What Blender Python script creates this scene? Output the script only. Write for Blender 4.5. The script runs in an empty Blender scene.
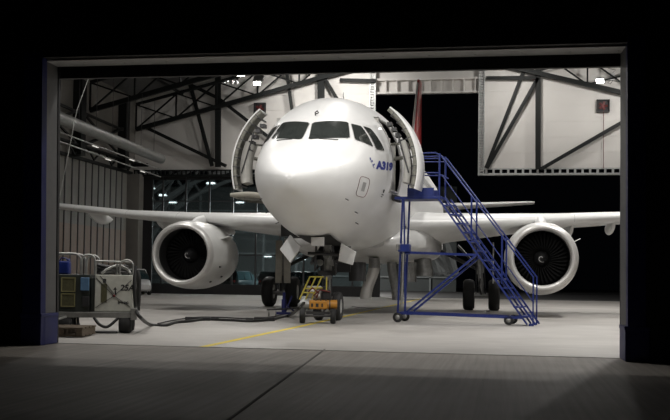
import bpy, bmesh, math, random
from mathutils import Vector, Matrix
random.seed(7)
R = math.radians
PI = math.pi
S = bpy.context.scene
COL = S.collection

# ------------------------------------------------------------------ camera
CAM = Vector((4.517, -20.408, 1.137))
YAW, PITCH, ROLL, FPX, V0 = R(-9.709), R(2.045), R(.808), 974.6, 242.65
fw = Vector((math.sin(YAW)*math.cos(PITCH), math.cos(YAW)*math.cos(PITCH), math.sin(PITCH)))
rt0 = Vector((math.cos(YAW), -math.sin(YAW), 0)); up0 = rt0.cross(fw)
RT = rt0*math.cos(ROLL)+up0*math.sin(ROLL); UP = -rt0*math.sin(ROLL)+up0*math.cos(ROLL)
cam = bpy.data.objects.new('camera', bpy.data.cameras.new('camera')); COL.objects.link(cam)
cam.matrix_world = Matrix((
    (RT.x, UP.x, -fw.x, CAM.x), (RT.y, UP.y, -fw.y, CAM.y), (RT.z, UP.z, -fw.z, CAM.z), (0, 0, 0, 1)))
cam.data.sensor_width = 36; cam.data.lens = FPX*36/670
cam.data.shift_y = (V0-210)/670
cam.data.clip_end = 400
S.camera = cam

# ------------------------------------------------------------------ exposure, world (a black night)
S.view_settings.view_transform = 'Standard'; S.view_settings.look = 'None'
S.view_settings.exposure = 0.0; S.view_settings.gamma = 1; S.view_settings.use_curve_mapping = False
w = bpy.data.worlds.new('night'); S.world = w; w.use_nodes = True
w.node_tree.nodes['Background'].inputs[0].default_value = (.35, .42, .6, 1)
w.node_tree.nodes['Background'].inputs[1].default_value = .0015

# ------------------------------------------------------------------ hangar high-bay lamps (power here; fittings are built below)
def area(name, loc, tgt, size, watts, col=(1, .97, .93), sy=None, spread=180):
    l = bpy.data.lights.new(name, 'AREA'); l.energy = watts; l.size = size; l.color = col
    if sy: l.shape = 'RECTANGLE'; l.size_y = sy
    l.spread = R(spread)
    o = bpy.data.objects.new(name, l); COL.objects.link(o); o.location = loc
    o.rotation_euler = (Vector(tgt)-Vector(loc)).to_track_quat('-Z', 'Y').to_euler()
    return o
HIGHBAYS = [(-5.5, .5, 11.2, 190, 'left front'), (1.5, -1.0, 11.2, 250, 'centre front'), (8.0, .5, 11.2, 290, 'right front'),
            (-7, 9, 11.6, 240, 'left wing'), (1.0, 9, 12.6, 260, 'middle of the cabin'), (9.5, 9, 11.6, 600, 'right wing'),
            (-8, 19, 11.2, 200, 'left wing tip'), (6, 19, 11.8, 440, 'right of the rear cabin'), (12, 20, 11.0, 460, 'far right, behind the wing'),
            (-6, 28, 12, 190, 'left of the tail'), (5, 28, 12, 260, 'right of the tail')]
NOSE_FILLS = [(-3.6, 6.6, 130, 'left end'), (1.8, 6.8, 150, 'middle'), (7.2, 6.6, 150, 'right end')]  # added fill lamps, out of view, to brighten the front of the nose
FLOODS = [((-9.0, 32.6, 12.25), (-8.0, 37, 9.6), 110, 'back wall, far left'), ((-4.2, 32.6, 13.2), (-5.2, 36.9, 9.8), 260, 'back wall, left of the tail slot'),
          ((5.4, 32.6, 13.1), (6.0, 36.9, 9.6), 130, 'back wall, right of the tail slot'), ((11.6, 32.6, 11.75), (10.6, 36.9, 9.0), 110, 'back wall, far right')]
FACING = [((257, 83), 110, 'bright floodlight facing the camera, under the girder left of the nose'), ((600, 81), 90, 'bright floodlight facing the camera, at upper right beside the door frame'), ((241, 75.5), 20, 'small floodlight facing the camera, half hidden by the door beam')]

# ------------------------------------------------------------------ pixel -> place (used only to read measurements off the photograph)
def ray(u, v): return fw*FPX + RT*(u-335) - UP*(v-V0)
def at(u, v, y): d = ray(u, v); return CAM + d*((y-CAM.y)/d.y)
def atx(u, v, x): d = ray(u, v); return CAM + d*((x-CAM.x)/d.x)
def gnd(u, v, z=0): d = ray(u, v); return CAM + d*((z-CAM.z)/d.z)

# ------------------------------------------------------------------ mesh builder
class MB:
    def __init__(s): s.v = []; s.f = []; s.sm = []
    def add(s, vs, fs, smooth=False):
        b = len(s.v); s.v += [tuple(v) for v in vs]
        for f in fs: s.f.append(tuple(i+b for i in f)); s.sm.append(smooth)
        return s
    def box(s, c, d, rz=0, rx=0, ry=0):
        M = Matrix.Rotation(rz, 3, 'Z') @ Matrix.Rotation(ry, 3, 'Y') @ Matrix.Rotation(rx, 3, 'X'); c = Vector(c)
        vs = [c + M @ Vector((sx*d[0]/2, sy*d[1]/2, sz*d[2]/2)) for sx in (-1, 1) for sy in (-1, 1) for sz in (-1, 1)]
        return s.add(vs, [(0, 1, 3, 2), (4, 6, 7, 5), (0, 4, 5, 1), (2, 3, 7, 6), (0, 2, 6, 4), (1, 5, 7, 3)])
    def bb(s, x0, x1, y0, y1, z0, z1): return s.box(((x0+x1)/2, (y0+y1)/2, (z0+z1)/2), (abs(x1-x0), abs(y1-y0), abs(z1-z0)))
    def bar(s, a, b, w, h=None, upv=(0, 0, 1)):
        a, b = Vector(a), Vector(b); h = h or w; d = (b-a).normalized(); u = Vector(upv)
        if abs(d.dot(u)) > .98: u = Vector((0, 1, 0))
        x = d.cross(u).normalized(); u = x.cross(d)
        vs = [p + x*(i*w/2) + u*(j*h/2) for p in (a, b) for i, j in ((-1, -1), (1, -1), (1, 1), (-1, 1))]
        return s.add(vs, [(3, 2, 1, 0), (4, 5, 6, 7), (0, 1, 5, 4), (1, 2, 6, 5), (2, 3, 7, 6), (3, 0, 4, 7)])
    def tube(s, pts, r, n=10, r1=None, cap=True):
        pts = [Vector(p) for p in pts]; m = len(pts); rs = r if isinstance(r, (list, tuple)) else [r + ((r1-r)*i/(m-1) if r1 is not None else 0) for i in range(m)]
        prev = None; vs = []
        for i, p in enumerate(pts):
            d = (pts[min(i+1, m-1)]-pts[max(i-1, 0)]).normalized()
            if prev is None: u = Vector((0, 0, 1)) if abs(d.z) < .9 else Vector((0, 1, 0)); x = d.cross(u).normalized()
            else: x = (prev - d*prev.dot(d)).normalized()
            prev = x; y = d.cross(x)
            vs += [p + (x*math.cos(2*PI*k/n) + y*math.sin(2*PI*k/n))*rs[i] for k in range(n)]
        fs = [(i*n+k, i*n+(k+1) % n, (i+1)*n+(k+1) % n, (i+1)*n+k) for i in range(m-1) for k in range(n)]
        s.add(vs, fs, True)
        if cap:
            s.add(vs[:n], [tuple(range(n))[::-1]]); s.add(vs[-n:], [tuple(range(n))])
        return s
    def lathe(s, prof, o=(0, 0, 0), ax='Y', n=48, smooth=True, closed=False):
        o = Vector(o); vs = []
        for a, r in prof:
            for k in range(n):
                t = 2*PI*k/n; c, q = r*math.cos(t), r*math.sin(t)
                vs.append(o + (Vector((c, a, q)) if ax == 'Y' else Vector((a, c, q)) if ax == 'X' else Vector((c, q, a))))
        m = len(prof)
        fs = [(i*n+k, i*n+(k+1) % n, ((i+1) % m)*n+(k+1) % n, ((i+1) % m)*n+k) for i in range(m if closed else m-1) for k in range(n)]
        return s.add(vs, fs, smooth)
    def loft(s, rings, smooth=True, caps=True, closed=True):
        n = len(rings[0]); vs = [p for r in rings for p in r]
        fs = [(i*n+k, i*n+(k+1) % n, (i+1)*n+(k+1) % n, (i+1)*n+k) for i in range(len(rings)-1) for k in range(n if closed else n-1)]
        s.add(vs, fs, smooth)
        if caps: s.add(rings[0], [tuple(range(n))[::-1]]); s.add(rings[-1], [tuple(range(n))])
        return s
    def prism(s, poly, d):      # poly: coplanar points, d: extrusion vector
        n = len(poly); d = Vector(d); p = [Vector(q) for q in poly]
        return s.add(p+[q+d for q in p], [tuple(range(n))[::-1], tuple(range(n, 2*n))]+[(i, (i+1) % n, n+(i+1) % n, n+i) for i in range(n)])
    def build(s, name, mat, parent=None, bevel=0, solid=0):
        me = bpy.data.meshes.new(name); me.from_pydata(s.v, [], s.f); me.update()
        bm = bmesh.new(); bm.from_mesh(me)
        for f, q in zip(bm.faces, s.sm): f.smooth = q
        bmesh.ops.recalc_face_normals(bm, faces=bm.faces); bm.to_mesh(me); bm.free()
        me.materials.append(mat)
        o = bpy.data.objects.new(name, me); COL.objects.link(o)
        if parent: o.parent = parent
        if solid: q = o.modifiers.new('solid', 'SOLIDIFY'); q.thickness = solid; q.offset = 0
        if bevel: q = o.modifiers.new('bevel', 'BEVEL'); q.width = bevel; q.segments = 2; q.limit_method = 'ANGLE'
        return o
def tag(o, label=None, cat=None, group=None, kind=None):
    if label: o['label'] = label
    if cat: o['category'] = cat
    if group: o['group'] = group
    if kind: o['kind'] = kind
    return o
def thing(name, label, cat, loc=(0, 0, 0), rz=0, group=None):
    o = bpy.data.objects.new(name, None); COL.objects.link(o); o.location = loc; o.rotation_euler = (0, 0, rz); o.empty_display_size = .2
    return tag(o, label, cat, group)
def struct(mb, name, mat, parent=None, **k):
    o = mb.build(name, mat, parent, **k)
    if not parent: o['kind'] = 'structure'
    return o
def copy_tree(o, parent=None):
    c = o.copy(); COL.objects.link(c); c.parent = parent
    for ch in [q for q in bpy.data.objects if q.parent == o]: copy_tree(ch, c)
    return c

# ------------------------------------------------------------------ materials
def mat(name, col, rough=.5, metal=0, noise=0, scale=4, stretch=None, bump=0, coat=0, spec=.5, rvar=0, col2=None, detail=6, bscale=None):
    m = bpy.data.materials.new(name); m.use_nodes = True; nt = m.node_tree; b = nt.nodes['Principled BSDF']
    b.inputs['Base Color'].default_value = (*col, 1); b.inputs['Roughness'].default_value = rough
    b.inputs['Metallic'].default_value = metal; b.inputs['Specular IOR Level'].default_value = spec
    if coat: b.inputs['Coat Weight'].default_value = coat; b.inputs['Coat Roughness'].default_value = .08
    tc = nt.nodes.new('ShaderNodeTexCoord'); mp = nt.nodes.new('ShaderNodeMapping'); nt.links.new(tc.outputs['Object'], mp.inputs[0])
    if stretch: mp.inputs['Scale'].default_value = stretch
    nz = nt.nodes.new('ShaderNodeTexNoise'); nz.inputs['Scale'].default_value = scale; nz.inputs['Detail'].default_value = detail
    nt.links.new(mp.outputs[0], nz.inputs['Vector'])
    rp = nt.nodes.new('ShaderNodeMapRange'); rp.inputs[1].default_value = .3; rp.inputs[2].default_value = .7
    nt.links.new(nz.outputs[0], rp.inputs[0])
    mx = nt.nodes.new('ShaderNodeMix'); mx.data_type = 'RGBA'
    mx.inputs[6].default_value = (*col, 1); mx.inputs[7].default_value = (*(col2 or [c*(1-noise) for c in col]), 1)
    nt.links.new(rp.outputs[0], mx.inputs[0]); nt.links.new(mx.outputs[2], b.inputs['Base Color'])
    if rvar:
        r2 = nt.nodes.new('ShaderNodeMapRange'); r2.inputs[3].default_value = rough-rvar; r2.inputs[4].default_value = rough+rvar
        nt.links.new(nz.outputs[0], r2.inputs[0]); nt.links.new(r2.outputs[0], b.inputs['Roughness'])
    if bump:
        bp = nt.nodes.new('ShaderNodeBump'); bp.inputs['Strength'].default_value = bump; bp.inputs['Distance'].default_value = .01
        nt.links.new(nz.outputs[0], bp.inputs['Height']); nt.links.new(bp.outputs[0], b.inputs['Normal'])
    return m
def glow(name, col, s):
    m = bpy.data.materials.new(name); m.use_nodes = True; b = m.node_tree.nodes['Principled BSDF']
    b.inputs['Base Color'].default_value = (*col, 1); b.inputs['Emission Color'].default_value = (*col, 1); b.inputs['Emission Strength'].default_value = s
    return m
white = mat('aircraft_white', (.80, .80, .79), .42, noise=.05, scale=1.5, coat=.22, rvar=.05)
belly = mat('belly_white', (.7, .7, .69), .4, noise=.14, scale=2.5, coat=.3, rvar=.08)
wingm = mat('wing_grey', (.68, .68, .67), .35, noise=.08, scale=2)
lipm = mat('bare_metal', (.66, .65, .63), .38, metal=.45, noise=.1, scale=3)
nacm = mat('nacelle_white', (.74, .74, .72), .3, noise=.08, scale=3, coat=.3)
steel = mat('dark_steel', (.05, .05, .052), .45, metal=.3, noise=.3)
strutm = mat('gear_grey', (.34, .34, .33), .4, metal=.4, noise=.35, scale=9)
alum = mat('aluminium', (.55, .55, .54), .3, metal=.8, noise=.2, scale=6)
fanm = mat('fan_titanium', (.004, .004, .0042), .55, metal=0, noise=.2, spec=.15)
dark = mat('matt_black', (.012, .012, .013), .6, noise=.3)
rubber = mat('tyre_rubber', (.022, .022, .022), .75, noise=.3, scale=15)
hubm = mat('wheel_hub', (.55, .55, .54), .4, metal=.3, noise=.2, scale=12)
glass = mat('cockpit_glass', (.04, .046, .043), .08, noise=.2, spec=.8, coat=1)
frameg = mat('window_frame', (.42, .42, .41), .4, noise=.2)
lining = mat('cabin_lining', (.45, .44, .41), .6, noise=.15, scale=5)
ribm = mat('door_structure', (.24, .235, .20), .5, metal=.2, noise=.55, scale=14)
blue_t = mat('blue_lettering', (.015, .03, .28), .4, noise=.1)
red = mat('tail_red', (.42, .02, .02), .3, noise=.3, scale=2.0, coat=.4)
blue = mat('stair_blue', (.011, .026, .17), .4, noise=.25, scale=8)
navy = mat('frame_blue', (.012, .018, .13), .5, noise=.3, scale=3)
revealm = mat('reveal_grey', (.13, .13, .13), .6, noise=.15, scale=6)
wallw = mat('panel_white', (.62, .60, .57), .6, noise=.05, scale=.6)
walls = mat('side_panel', (.21, .20, .18), .65, noise=.18, scale=1)
wallc = mat('side_panel_tan', (.24, .185, .15), .65, noise=.1, scale=1)
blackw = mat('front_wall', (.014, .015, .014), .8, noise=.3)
truss = mat('truss_paint', (.008, .0095, .009), .6, noise=.25, spec=.25)
beamg = mat('beam_grey', (.36, .36, .35), .6, noise=.15, scale=6)
heaterm = mat('heater_sheet', (.24, .24, .23), .5, metal=.4, noise=.2)
hallrib = mat('hall_rib_paint', (.16, .17, .17), .6, noise=.2)
trussw = mat('galvanised', (.46, .47, .46), .45, metal=.3, noise=.25, scale=8)
roofm = mat('roof_deck', (.09, .09, .09), .8, noise=.2)
redp = mat('red_parts', (.16, .02, .018), .5, noise=.6, scale=12)
yellow = mat('marking_yellow', (.72, .56, .05), .6, noise=.3, scale=10)
yel2 = mat('frame_yellow', (.48, .40, .06), .5, noise=.2, scale=10)
orange = mat('tank_orange', (.50, .22, .025), .45, noise=.25, scale=9)
gpuw = mat('cabinet_cream', (.55, .55, .49), .5, noise=.22, scale=7)
gpug = mat('cabinet_dark_green', (.035, .042, .036), .5, noise=.35, scale=9)
ventm = mat('vent_mesh_yellow', (.10, .095, .045), .6, noise=.4, scale=25)
paleb = mat('box_pale_blue', (.10, .20, .34), .5, noise=.3, scale=9)
galv = mat('rail_steel', (.38, .38, .36), .4, metal=.6, noise=.3, scale=9)
hose = mat('hose_black', (.015, .015, .015), .5, noise=.3)
plate = mat('crate_wood', (.12, .09, .06), .8, noise=.4, scale=9, stretch=(1, 6, 6))
carw = mat('car_white', (.7, .7, .7), .25, noise=.04, coat=.8)
card = mat('car_dark', (.03, .045, .05), .2, noise=.2, coat=.8)
carg = mat('car_glass', (.02, .04, .045), .05, coat=1, noise=.1)
lampr = mat('lamp_red', (.4, .02, .02), .3, noise=.1)
text_d = mat('stencil_black', (.02, .02, .02), .6, noise=.1)
beige = mat('panel_beige', (.50, .47, .40), .5, noise=.2, scale=5)
lampw = glow('lamp_glass', (1, .97, .92), 30)
lampd = glow('tube_glass', (1, .96, .9), .5)
# clear glass of the big hangar door
doorglass = bpy.data.materials.new('door_glass'); doorglass.use_nodes = True
_b = doorglass.node_tree.nodes['Principled BSDF']; _b.inputs['Base Color'].default_value = (.42, .5, .52, 1)
_b.inputs['Roughness'].default_value = .04; _b.inputs['Transmission Weight'].default_value = 1; _b.inputs['IOR'].default_value = 1.45
# floor: pale, slightly polished concrete slabs with joints and stains
def concrete(name, c1, c2, rough, brushed):
    m = mat(name, c1, rough, noise=0, scale=.55, col2=c2, rvar=.08, detail=10); nt = m.node_tree; b = nt.nodes['Principled BSDF']
    mix0 = [n for n in nt.nodes if n.type == 'MIX'][0]
    tc = [n for n in nt.nodes if n.type == 'TEX_COORD'][0]
    mp = nt.nodes.new('ShaderNodeMapping'); nt.links.new(tc.outputs['Object'], mp.inputs[0])
    mp.inputs['Scale'].default_value = (14, .35, 1) if brushed else (1.2, 5, 1)
    if brushed: mp.inputs['Rotation'].default_value = (0, 0, R(6))
    nz = nt.nodes.new('ShaderNodeTexNoise'); nz.inputs['Scale'].default_value = 1; nz.inputs['Detail'].default_value = 8
    nt.links.new(mp.outputs[0], nz.inputs['Vector'])
    mr = nt.nodes.new('ShaderNodeMapRange'); mr.inputs[1].default_value = .35; mr.inputs[2].default_value = .7
    mr.inputs[3].default_value = .72 if brushed else .86; mr.inputs[4].default_value = 1.12 if brushed else 1.05
    nt.links.new(nz.outputs[0], mr.inputs[0])
    mul = nt.nodes.new('ShaderNodeMix'); mul.data_type = 'RGBA'; mul.blend_type = 'MULTIPLY'; mul.inputs[0].default_value = 1
    nt.links.new(mix0.outputs[2], mul.inputs[6]); nt.links.new(mr.outputs[0], mul.inputs[7]); nt.links.new(mul.outputs[2], b.inputs['Base Color'])
    bp = nt.nodes.new('ShaderNodeBump'); bp.inputs['Strength'].default_value = .5 if brushed else .08; bp.inputs['Distance'].default_value = .01
    nt.links.new(nz.outputs[0], bp.inputs['Height']); nt.links.new(bp.outputs[0], b.inputs['Normal'])
    return m
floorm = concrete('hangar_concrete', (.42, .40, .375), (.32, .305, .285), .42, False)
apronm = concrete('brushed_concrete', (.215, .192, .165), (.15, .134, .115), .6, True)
nightm = concrete('night_asphalt', (.05, .05, .05), (.035, .035, .035), .8, False)
# ================================================================== STRUCTURE
YB = 37.0                     # back wall plane
DL = lambda t: Vector((-2.66+8.93*t, -5.40+.14*t, 0))   # inner line of the doorway, left to right
struct(MB().bb(-18.5, 22, -5.35, YB+.3, -.3, 0), 'floor', floorm)
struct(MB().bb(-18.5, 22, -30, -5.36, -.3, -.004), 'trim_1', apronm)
struct(MB().bb(-60, 70, YB+.32, 110, -.3, -.01), 'trim_2', nightm)
# slab joints
jm = mat('joint', (.085, .08, .072), .9, noise=.2)
mb = MB()
p, q = gnd(325, 349), gnd(228, 420); mb.bar(p+Vector((0, 0, -.002)), p+(q-p)*1.6+Vector((0, 0, -.002)), .03, .008)
struct(mb, 'trim_3', jm)
mb = MB().bb(-2.7, 6.3, -5.42, -5.34, -.01, .004)
struct(mb, 'trim_4', mat('threshold_angle', (.42, .41, .38), .5, metal=.2, noise=.3, scale=8))
# yellow guide line on the floor
mb = MB(); ln = [gnd(203, 347), gnd(250, 337), gnd(300, 326.5), Vector((.0, 5.5, 0)), Vector((.05, 36, 0))]
for a, b in zip(ln, ln[1:]): mb.bar((a.x, a.y, .003), (b.x, b.y, .003), .13, .004)
struct(mb, 'trim_5', yellow)

# front wall around the doorway
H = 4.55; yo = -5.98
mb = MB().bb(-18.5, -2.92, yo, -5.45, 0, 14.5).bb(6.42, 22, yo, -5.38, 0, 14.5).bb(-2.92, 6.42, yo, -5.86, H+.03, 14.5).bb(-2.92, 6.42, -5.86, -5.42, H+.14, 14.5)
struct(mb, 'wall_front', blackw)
# door reveal: grey lining, blue corner strip, blue plinth block on each side, steel soffit
mb = MB().prism([(-2.92, -5.42, .0), (-2.66, -5.42, 0), (-2.66, -5.86, 0), (-2.92, -5.86, 0)], (-.08, 0, H+.1))
struct(mb, 'trim_6', revealm)
mb = MB().prism([(6.27, -5.38, .0), (6.45, -5.38, 0), (6.45, -5.86, 0), (6.29, -5.86, 0)], (-.02, 0, H+.1))
struct(mb, 'trim_7', revealm)
struct(MB().prism([(-2.95, -5.99, 0), (-2.64, -5.99, 0), (-2.62, -5.86, 0), (-2.95, -5.86, 0)], (-.09, 0, H+.12)), 'trim_8', navy)
struct(MB().prism([(6.30, -5.99, 0), (6.55, -5.99, 0), (6.55, -5.86, 0), (6.29, -5.86, 0)], (-.02, 0, H+.12)), 'trim_9', navy)
struct(MB().bb(-2.98, -2.635, -6.0, -5.40, 0, .50).bb(-2.99, -2.625, -6.01, -5.40, .44, .5), 'trim_10', navy, bevel=.01)
struct(MB().bb(6.26, 6.6, -6.0, -5.36, 0, .50).bb(6.25, 6.61, -6.01, -5.35, .44, .5), 'trim_11', navy, bevel=.01)
mb = MB().bb(-2.76, 6.34, -5.86, -5.42, H, H+.14)
for k in range(13): mb.box((-2.2+k*.7, -5.6, H-.004), (.03, .03, .012))
struct(mb, 'trim_12', beamg)
# black steel lattice (folded door) hanging right behind the lintel
mb = MB().bb(-2.9, 6.4, -5.32, -5.26, 4.385, H+.4)
for k in range(60):
    x = -2.7+k*.152; mb.bar((x, -5.33, 4.41), (x+.1, -5.33, 4.55), .018); mb.bar((x+.1, -5.33, 4.55), (x+.14, -5.33, 4.41), .012)
mb.bb(-2.9, 6.4, -5.34, -5.26, 4.37, 4.39)
struct(mb, 'trim_13', dark)
struct(MB().prism([(-2.9, -5.40, 0), (-2.65, -5.40, 0), (-2.65, -5.33, 0), (-2.9, -5.33, 0)], (-.08, 0, H)).bb(6.265, 6.34, -5.36, -5.30, 0, H), 'trim_14', dark)

# side walls
XL = -18.0
struct(MB().bb(XL-.4, XL, -5.4, YB+.3, 7.35, 14.5), 'wall_left', walls)
struct(MB().bb(21.6, 22, -5.4, YB+.3, 0, 14.5), 'wall_right', walls)
# roof: two slopes
mb = MB(); mb.prism([(XL-.4, -6, 12.0), (.15, -6, 16.9), (22, -6, 11.2), (22, -6, 11.5), (.15, -6, 17.2), (XL-.4, -6, 12.3)], (0, YB+6.4, 0))
struct(mb, 'ceiling', roofm)
# left side: sliding wall of tall vertical leaves, two tones, under a rail
t = thing('sliding_wall', 'tall grey and tan folding wall of narrow vertical leaves along the left side', 'partition', (XL, 20, 0))
mb = MB(); mc = MB(); ms = MB()
for k in range(50):
    y = -24.6+k*.86
    if 20+y+.86 > 36.3: continue
    if 20+y < -5: continue
    mb.bb(-.12, 0, y+.03, y+.83, 3.8, 7.3); mc.bb(-.12, 0, y+.03, y+.83, 0, 3.8)
    ms.bb(-.14, .03, y-.05, y+.05, 0, 7.3)
mb.build('upper_leaf', walls, t); mc.build('lower_leaf', wallc, t); ms.build('leaf_joint', dark, t)
MB().bb(-.2, .12, -24.6, 16.4, 7.28, 7.45).build('top_rail', truss, t)
struct(MB().bb(at(125, 172, 36.2).x, at(139.5, 172, 36.2).x, 36.2, YB-.05, 0, 7.3), 'trim_15', walls)

# back wall above the doors: two white panels with the tail slot between
zb = 7.62
def pan(x0, x1, n):
    mb = MB(); z = zb
    while z < 14.4:
        mb.bb(x0, x1, YB, YB+.25, z+.012, min(z+.9, 14.5)); mb.bb(x0, x1, YB+.02, YB+.2, z-.01, z+.02); z += .9
    o = struct(mb, n, wallw); return o
pan(XL, -2.98, 'wall_back_left'); pan(3.12, 21.6, 'wall_back_right')
def lattice(mb, x0, x1, z0, z1, y, n):
    mb.bb(x0, x1, y-.1, y, z0, z0+.07); mb.bb(x0, x1, y-.1, y, z1-.07, z1)
    for k in range(n): x = x0+(x1-x0)*k/n; mb.bb(x, x+(x1-x0)/n*.3, y-.08, y, z0, z1)
mb = MB(); lattice(mb, 3.12, 21.6, zb-.36, zb, YB-.05, 44); mb.bb(3.12, 21.6, YB-.35, YB+.1, zb-.42, zb-.36); struct(mb, 'trim_16', trussw)
mb = MB(); lattice(mb, XL, -2.75, zb-.36, zb, YB-.05, 55); mb.bb(XL, -2.75, YB-.3, YB+.1, zb-.42, zb-.36); struct(mb, 'trim_17', truss)
mb = MB()                                # perforated jambs of the tail slot
for x in (3.12, -3.3):
    mb.bb(x, x+.05, YB-.25, YB-.05, zb-.4, 14); mb.bb(x+.3, x+.36, YB-.25, YB-.05, zb-.4, 14)
    for k in range(40): z = zb-.35+k*.16; mb.bb(x+.05, x+.3, YB-.16, YB-.08, z, z+.09)
struct(mb, 'trim_18', trussw)
mb = MB().bb(-3, 3.12, YB+.3, YB+.5, 12.2, 14.4)           # header box above the slot
mb.bb(-3, 3.12, YB-.05, YB+.35, 12.12, 12.22); mb.bb(-3, 3.12, YB-.1, YB+.3, 12.9, 13.02)
for k in range(9): x = -2.4+k*.66; mb.bb(x, x+.07, YB+.0, YB+.3, 12.22, 12.9)
struct(mb, 'trim_19', wallw)

# steel frame in front of the back wall
def P(u, v, y=YB-.35): return at(u, v, y)
mb = MB()
for a, b, wd in (((218, 70), (218, 167), .34), ((321, 60), (321, 120), .4), ((538, 60), (538, 169), .3),
                 ((145, 127), (226, 166), .2), ((190, 84), (212, 166), .17), ((218, 98), (275, 142), .2), ((168, 74), (218, 98), .2),
                 ((528, 60), (486, 168), .15), ((538, 78), (487, 168), .2), ((541, 169), (626, 120), .2),
                 ((285, 60), (292, 110), .17), ((322, 74), (345, 112), .22), ((486, 78), (538, 78), .16), ((340, 80), (376, 81), .16),
                 ((120, 165), (148, 165), .15)):
    mb.bar(P(*a), P(*b), wd, .2)
struct(mb, 'trim_20', truss)

# roof trusses (gable lattice girders) spanning the hall
def zchord(x): return 14.65-.257*abs(x-.15)
def girder(y, name, h=1.55, s=.2):
    mb = MB()
    for sx, xe in ((-1, XL+.3), (1, 21.4)):
        a = Vector((.15, y, zchord(.15))); b = Vector((xe, y, zchord(xe)))
        u = Vector((0, 0, h)); mb.bar(a, b, s, s*1.25); mb.bar(a+u*.9, b+u, s*.8, s*.8)
        n = 7
        for k in range(n):
            p, q = a.lerp(b, k/n), a.lerp(b, (k+1)/n); mb.bar(q, q+u*.98, .09); mb.bar(p, q+u*.98, .085); mb.bar(q, p+u*.95, .085)
    return struct(mb, name, truss)
for i, y in enumerate((36.3, 29.5, 22.5, 15, 7.5, 0)): girder(y, 'trim_%d' % (21+i))
mb = MB()                                 # columns and wind bracing along the left wall
for y, wd in ((34.5, .6), (28.3, .6), (22.0, .5), (14.5, .5), (7, .5)):
    mb.bb(XL, XL+.5, y-wd/2, y+wd/2, 7.45, zchord(XL)+1.5)
for y0, y1 in ((22, 28.3), (28.3, 34.5)):
    mb.bar((XL+.3, y0, 7.9), (XL+.3, y1, 9.9), .13); mb.bar((XL+.3, y0, 9.8), (XL+.3, y1, 9.7), .12)
    mb.bar((XL+.3, y0, 9.9), (XL+.3, y1, 7.9), .1)
mb.bb(XL+.1, XL+.4, -5, YB, 7.95, 8.05)
for k in range(6): y = 22+k*2.5; mb.bar((XL+.25, y, 7.95), (XL+.25, y+.8, 7.45), .08); mb.bar((XL+.25, y+1.6, 7.95), (XL+.25, y+.8, 7.45), .08)
struct(mb, 'trim_27', truss)
mb = MB()                                 # purlins along the hall
for x in (-15, -11.5, -8, -4.5, 4.5, 8, 11.5, 15): mb.bb(x-.06, x+.06, -5, YB, zchord(x)+1.5, zchord(x)+1.65)
struct(mb, 'trim_28', truss)

# big glazed door leaf, closed, left of the aircraft
d = struct(MB().bb(-17.9, -16.8, YB+.0, YB+.2, 0, zb-.3).bb(-17.7, -2.7, YB+.05, YB+.2, .0, .62).bb(-17.7, -2.7, YB+.05, YB+.2, zb-.6, zb-.3), 'door_1', dark)
mb = MB()
for k in range(11): x = -17.65+k*1.49; mb.bb(x-.045, x+.045, YB+.04, YB+.18, .6, zb-.4)
for z in (2.4, 4.1, 5.7): mb.bb(-17.7, -2.7, YB+.05, YB+.17, z-.03, z+.03)
mb.build('mullion', steel, d)
MB().bb(-17.65, -2.75, YB+.10, YB+.115, .6, zb-.5).build('glazing', doorglass, d)
for x0, n in ((-2.7, 'door_2'),): struct(MB().bb(x0-.2, x0+.1, YB-.02, YB+.3, 0, zb-.3), n, dark)

# ================================================================== LAMPS
lampshell = mat('lamp_housing', (.5, .5, .5), .4, metal=.5, noise=.2)
for (x, y, z, W, where) in HIGHBAYS:
    t = thing('high_bay_lamp', 'high bay lamp under the roof, '+where, 'lamp', (x, y, z), 0, 'high bay lamps under the roof')
    MB().lathe([(0, .28), (.12, .26), (.3, .12), (.42, .1), (.42, .0)], ax='Z', n=20).tube([(0, 0, .42), (0, 0, zchord(x)-z)], .015, 6).build('housing', lampshell, t)
    MB().lathe([(.01, 0.0), (.01, .27)], ax='Z', n=20).build('lens', lampw, t)
    a = area('high_bay_light', (x, y, z-.06), (x, y, 0), .4, W); a.data.shape = 'DISK'; a.data.spread = R(136); a.parent = t; a.location = (0, 0, -.06)
def flood(p, tg, W, label, size=(.56, .38)):
    t = thing('floodlight', label, 'lamp', p)
    dv = (Vector(tg)-Vector(p)).normalized(); qd = dv.to_track_quat('-Z', 'Y')
    mb = MB().box((0, 0, .07), (size[0]+.04, size[1]+.04, .12)); mb.v = [tuple(qd @ Vector(v)) for v in mb.v]
    if p[1] > 0: mb.bar((0, 0, .1), (0, 0, max(.5, zchord(p[0])+.2-p[2])), .03)
    else: mb.bar((0, 0, 0), (0, -.4, 0), .06)
    mb.build('housing', lampshell, t)
    mb = MB().box((0, 0, 0), (*size, .012)); mb.v = [tuple(qd @ Vector(v)) for v in mb.v]; mb.build('lens', lampw, t)
    a = area('floodlight_beam', (0, 0, 0), dv, size[0]*.9, W, sy=size[1]*.9, spread=160); a.parent = t; a.location = dv*.03
for p, tg, W, wh in FLOODS: flood(p, tg, W, 'floodlight under the roof aimed at the '+wh)
for px_, W, lab in FACING: p = at(*px_, 33); flood(tuple(p), (p.x*.6, 22, 0), W, lab, (.38, .26) if W > 50 else (.4, .1))
for x, z, W, wh in NOSE_FILLS: flood((x, -4.9, z), (1+x*.3, 9, 2.2), W, 'added unseen fill floodlight above the doorway, brightening the nose, '+wh, (.4, .3))
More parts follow.
